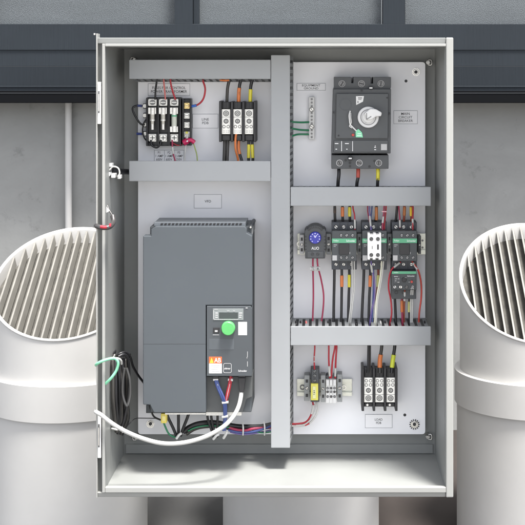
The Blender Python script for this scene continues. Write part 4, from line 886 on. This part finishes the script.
# hanging door cord in a clear sleeve
dc = thing('door_cord', pt(106, 232, .24), 'grey sleeved cord with red ends bent over the left rim above the vent pipe', 'cord')
b = MB(); b.tube([(106.4, 202, .19), (108.6, 209, .20), (112.4, 216, .21), (113.2, 223, .222), (109.6, 228, .234), (103, 228.6, .238), (97.6, 227.4, .236), (94.6, 226.6, .225)], lambda t: (1.0+2.4*min(1, max(0, (t-.25)*2.2)))*.002, 14) if False else b.tube([(106.4, 202, .19), (108.6, 209, .20), (112.4, 216, .21), (113.2, 222, .222)], .7, 10)
b.tube([(112.8, 216, .212), (113.4, 222, .222), (109.6, 226.8, .2385), (103, 227.6, .2425), (98, 226.6, .2395), (96.2, 226, .225), (97, 226, .19), (100, 226, .10)], 2.5, 14); b.build('grey_sleeve', mat('smoky_sleeve', (.05, .047, .047), .3), dc)
g = MB(); g.tube([(100.6, 226.6, .2475), (104, 227.2, .2485), (106.8, 227, .248)], 1.6, 10); g.build('red_end', REDW, dc); g = MB(); g.tube([(110.4, 223.6, .241), (109.8, 226.6, .243)], 1.1, 8); g.build('red_end', REDW, dc)
MB().prism([(106, 206), (109.4, 211), (106, 213)], .205, .207).build('white_flag', WHT, dc)
# cable holder at left of duct
ch = thing('cable_holder', pt(113, 178, .16), 'white cable holder with grey ring on the left, beside the duct above the drive', 'cable clip')
b = MB(); b.tube([(109.4, 170, .17), (113, 166.6, .17), (118, 168, .17), (119.6, 173, .17), (118, 177, .17)], .8, 10); b.build('ring', mat('tie_grey', (.6, .6, .58), .4), ch)
b = MB(); b.cyl(107.9, 174.4, 2.4, .15, .176, 18); b.box(111, 173.6, 115.2, 178, .15, .172, .001); b.box(108.6, 163.4, 112, 167, .15, .172, .001); b.box(117.4, 175.2, 120.6, 179, .15, .17, .001); b.build('clip_body', WHT, ch)
b = MB(); b.tube([(111, 170.4, .14), (120, 171.4, .10), (134, 172, .05)], 3.0, 12); b.build('black_tube', BLKW, ch)
# wiring under the drive
W('thick black bundle under the drive, running right', [(183, 432, .06), (190, 427, .06), (200, 423.6, .06), (216, 422.8, .05), (236, 426.4, .04), (256, 427, .04), (276, 426, .04)], 2.6, BLKW, group=None)
W('second black cable of the bundle under the drive', [(186, 434, .05), (194, 429, .05), (204, 426.4, .05), (220, 426, .04), (240, 429.4, .04), (276, 423.4, .04)], 2.0, dk, group=None)
W('dark green wire lying along the black bundle under the drive', [(188, 431, .066), (196, 427.4, .066), (210, 425.6, .06), (232, 427.6, .05)], .7, GRNW, group=None)
W('red wire lying along the panel bottom right of the drive', [(229, 427.4, .05), (236, 429.4, .05), (246, 430.2, .05), (254, 428.6, .05), (276, 427, .04)], 1.3, MAGW, group=None)
W('blue wire lying along the panel bottom right of the drive', [(228, 430, .05), (238, 432, .05), (250, 432, .05), (262, 429.4, .05), (276, 424, .04)], 1.2, BLU, group=None)
W('violet wire lying lowest along the panel bottom right of the drive', [(230, 432, .045), (240, 434, .045), (252, 433.6, .045), (276, 429.6, .04)], .9, PUR, group=None)
W('green wire lying beneath the blue one right of the drive', [(252, 430, .044), (262, 432.6, .044), (276, 430.6, .04)], .9, GRNW, group=None)
for x0, px_, tx in ((165.5, 176.5, 'left'), (178.5, 178.5, 'middle'), (189.5, 180.5, 'right')):
    W('%s of three black power leads meeting at a white tie under the drive' % tx, [(x0, 411, .08), (x0*.75+px_*.25, 418, .08), (x0*.35+px_*.65, 427, .075), (px_, 436, .07)], 1.5, BLKW, group='black power leads under the drive')
W('green wire from the yellow clip to the white tie under the drive', [(162.6, 419, .07), (165, 426, .07), (169.4, 434.4, .07), (177, 438, .07)], .9, GRNW, group=None)
for x0, px_, tx in ((207.6, 214, 'left'), (211.4, 215.4, 'middle'), (217.6, 217, 'right')):
    W('%s of three black leads beside the blue cable under the drive' % tx, [(x0, 409, .09), (x0, 418, .085), (x0*.5+px_*.5, 428, .08), (px_, 437, .07)], 1.25, BLKW, group='black leads beside the blue cable')
for q, tx in (([(176.4, 438.6, .078), (179, 435, .08), (181.6, 433, .08)], 'left, gathering the power leads'), ([(213.4, 439, .078), (216.4, 435.6, .085), (219, 434, .085)], 'middle, below the Y shaped cable'), ([(223.6, 438, .08), (226, 434, .09), (227, 431, .095)], 'right, at the foot of the blue cable')):
    tag(MB().tube(q, 1.35, 10, 3).build('cable_tie', WHT), 'white cable tie under the drive, ' + tx, 'cable tie', 'white cable ties under the drive')
for x in (243, 264.6): tag(MB().tube([(x-.4, 421.6, .052), (x+.2, 428, .062), (x, 435, .05)], .8, 8, 4).build('cable_tie', WHT), 'white cable tie round the coloured wires, %s' % ('nearer the drive' if x < 250 else 'against the tall duct'), 'cable tie', 'white cable ties on the coloured wires')
yc_ = thing('yellow_clip', pt(163.5, 423, .07), 'small yellow clip at the lower left corner of the drive', 'clip')
MB().box(160.8, 413.6, 166.6, 423.4, .06, .10, .0015).build('clip_body', mat('clip_yellow', (.75, .62, .12), .45), yc_)
MB().box(162.2, 416, 165.2, 421, .0995, .1008, .0004).build('clip_face', mat('clip_yellow_light', (.82, .74, .30), .45), yc_)
W('black lead curling from the corner of the drive to the yellow clip', [(149, 403, .09), (151, 410, .09), (154, 416.6, .08), (160.6, 420, .07)], .9, BLKW, group=None)

for o in bpy.data.objects:
    if 'label' in o and len(o['label'].split()) > 16: print('LONG', o.name, o['label'])
    if '_L' in o: del o['_L']
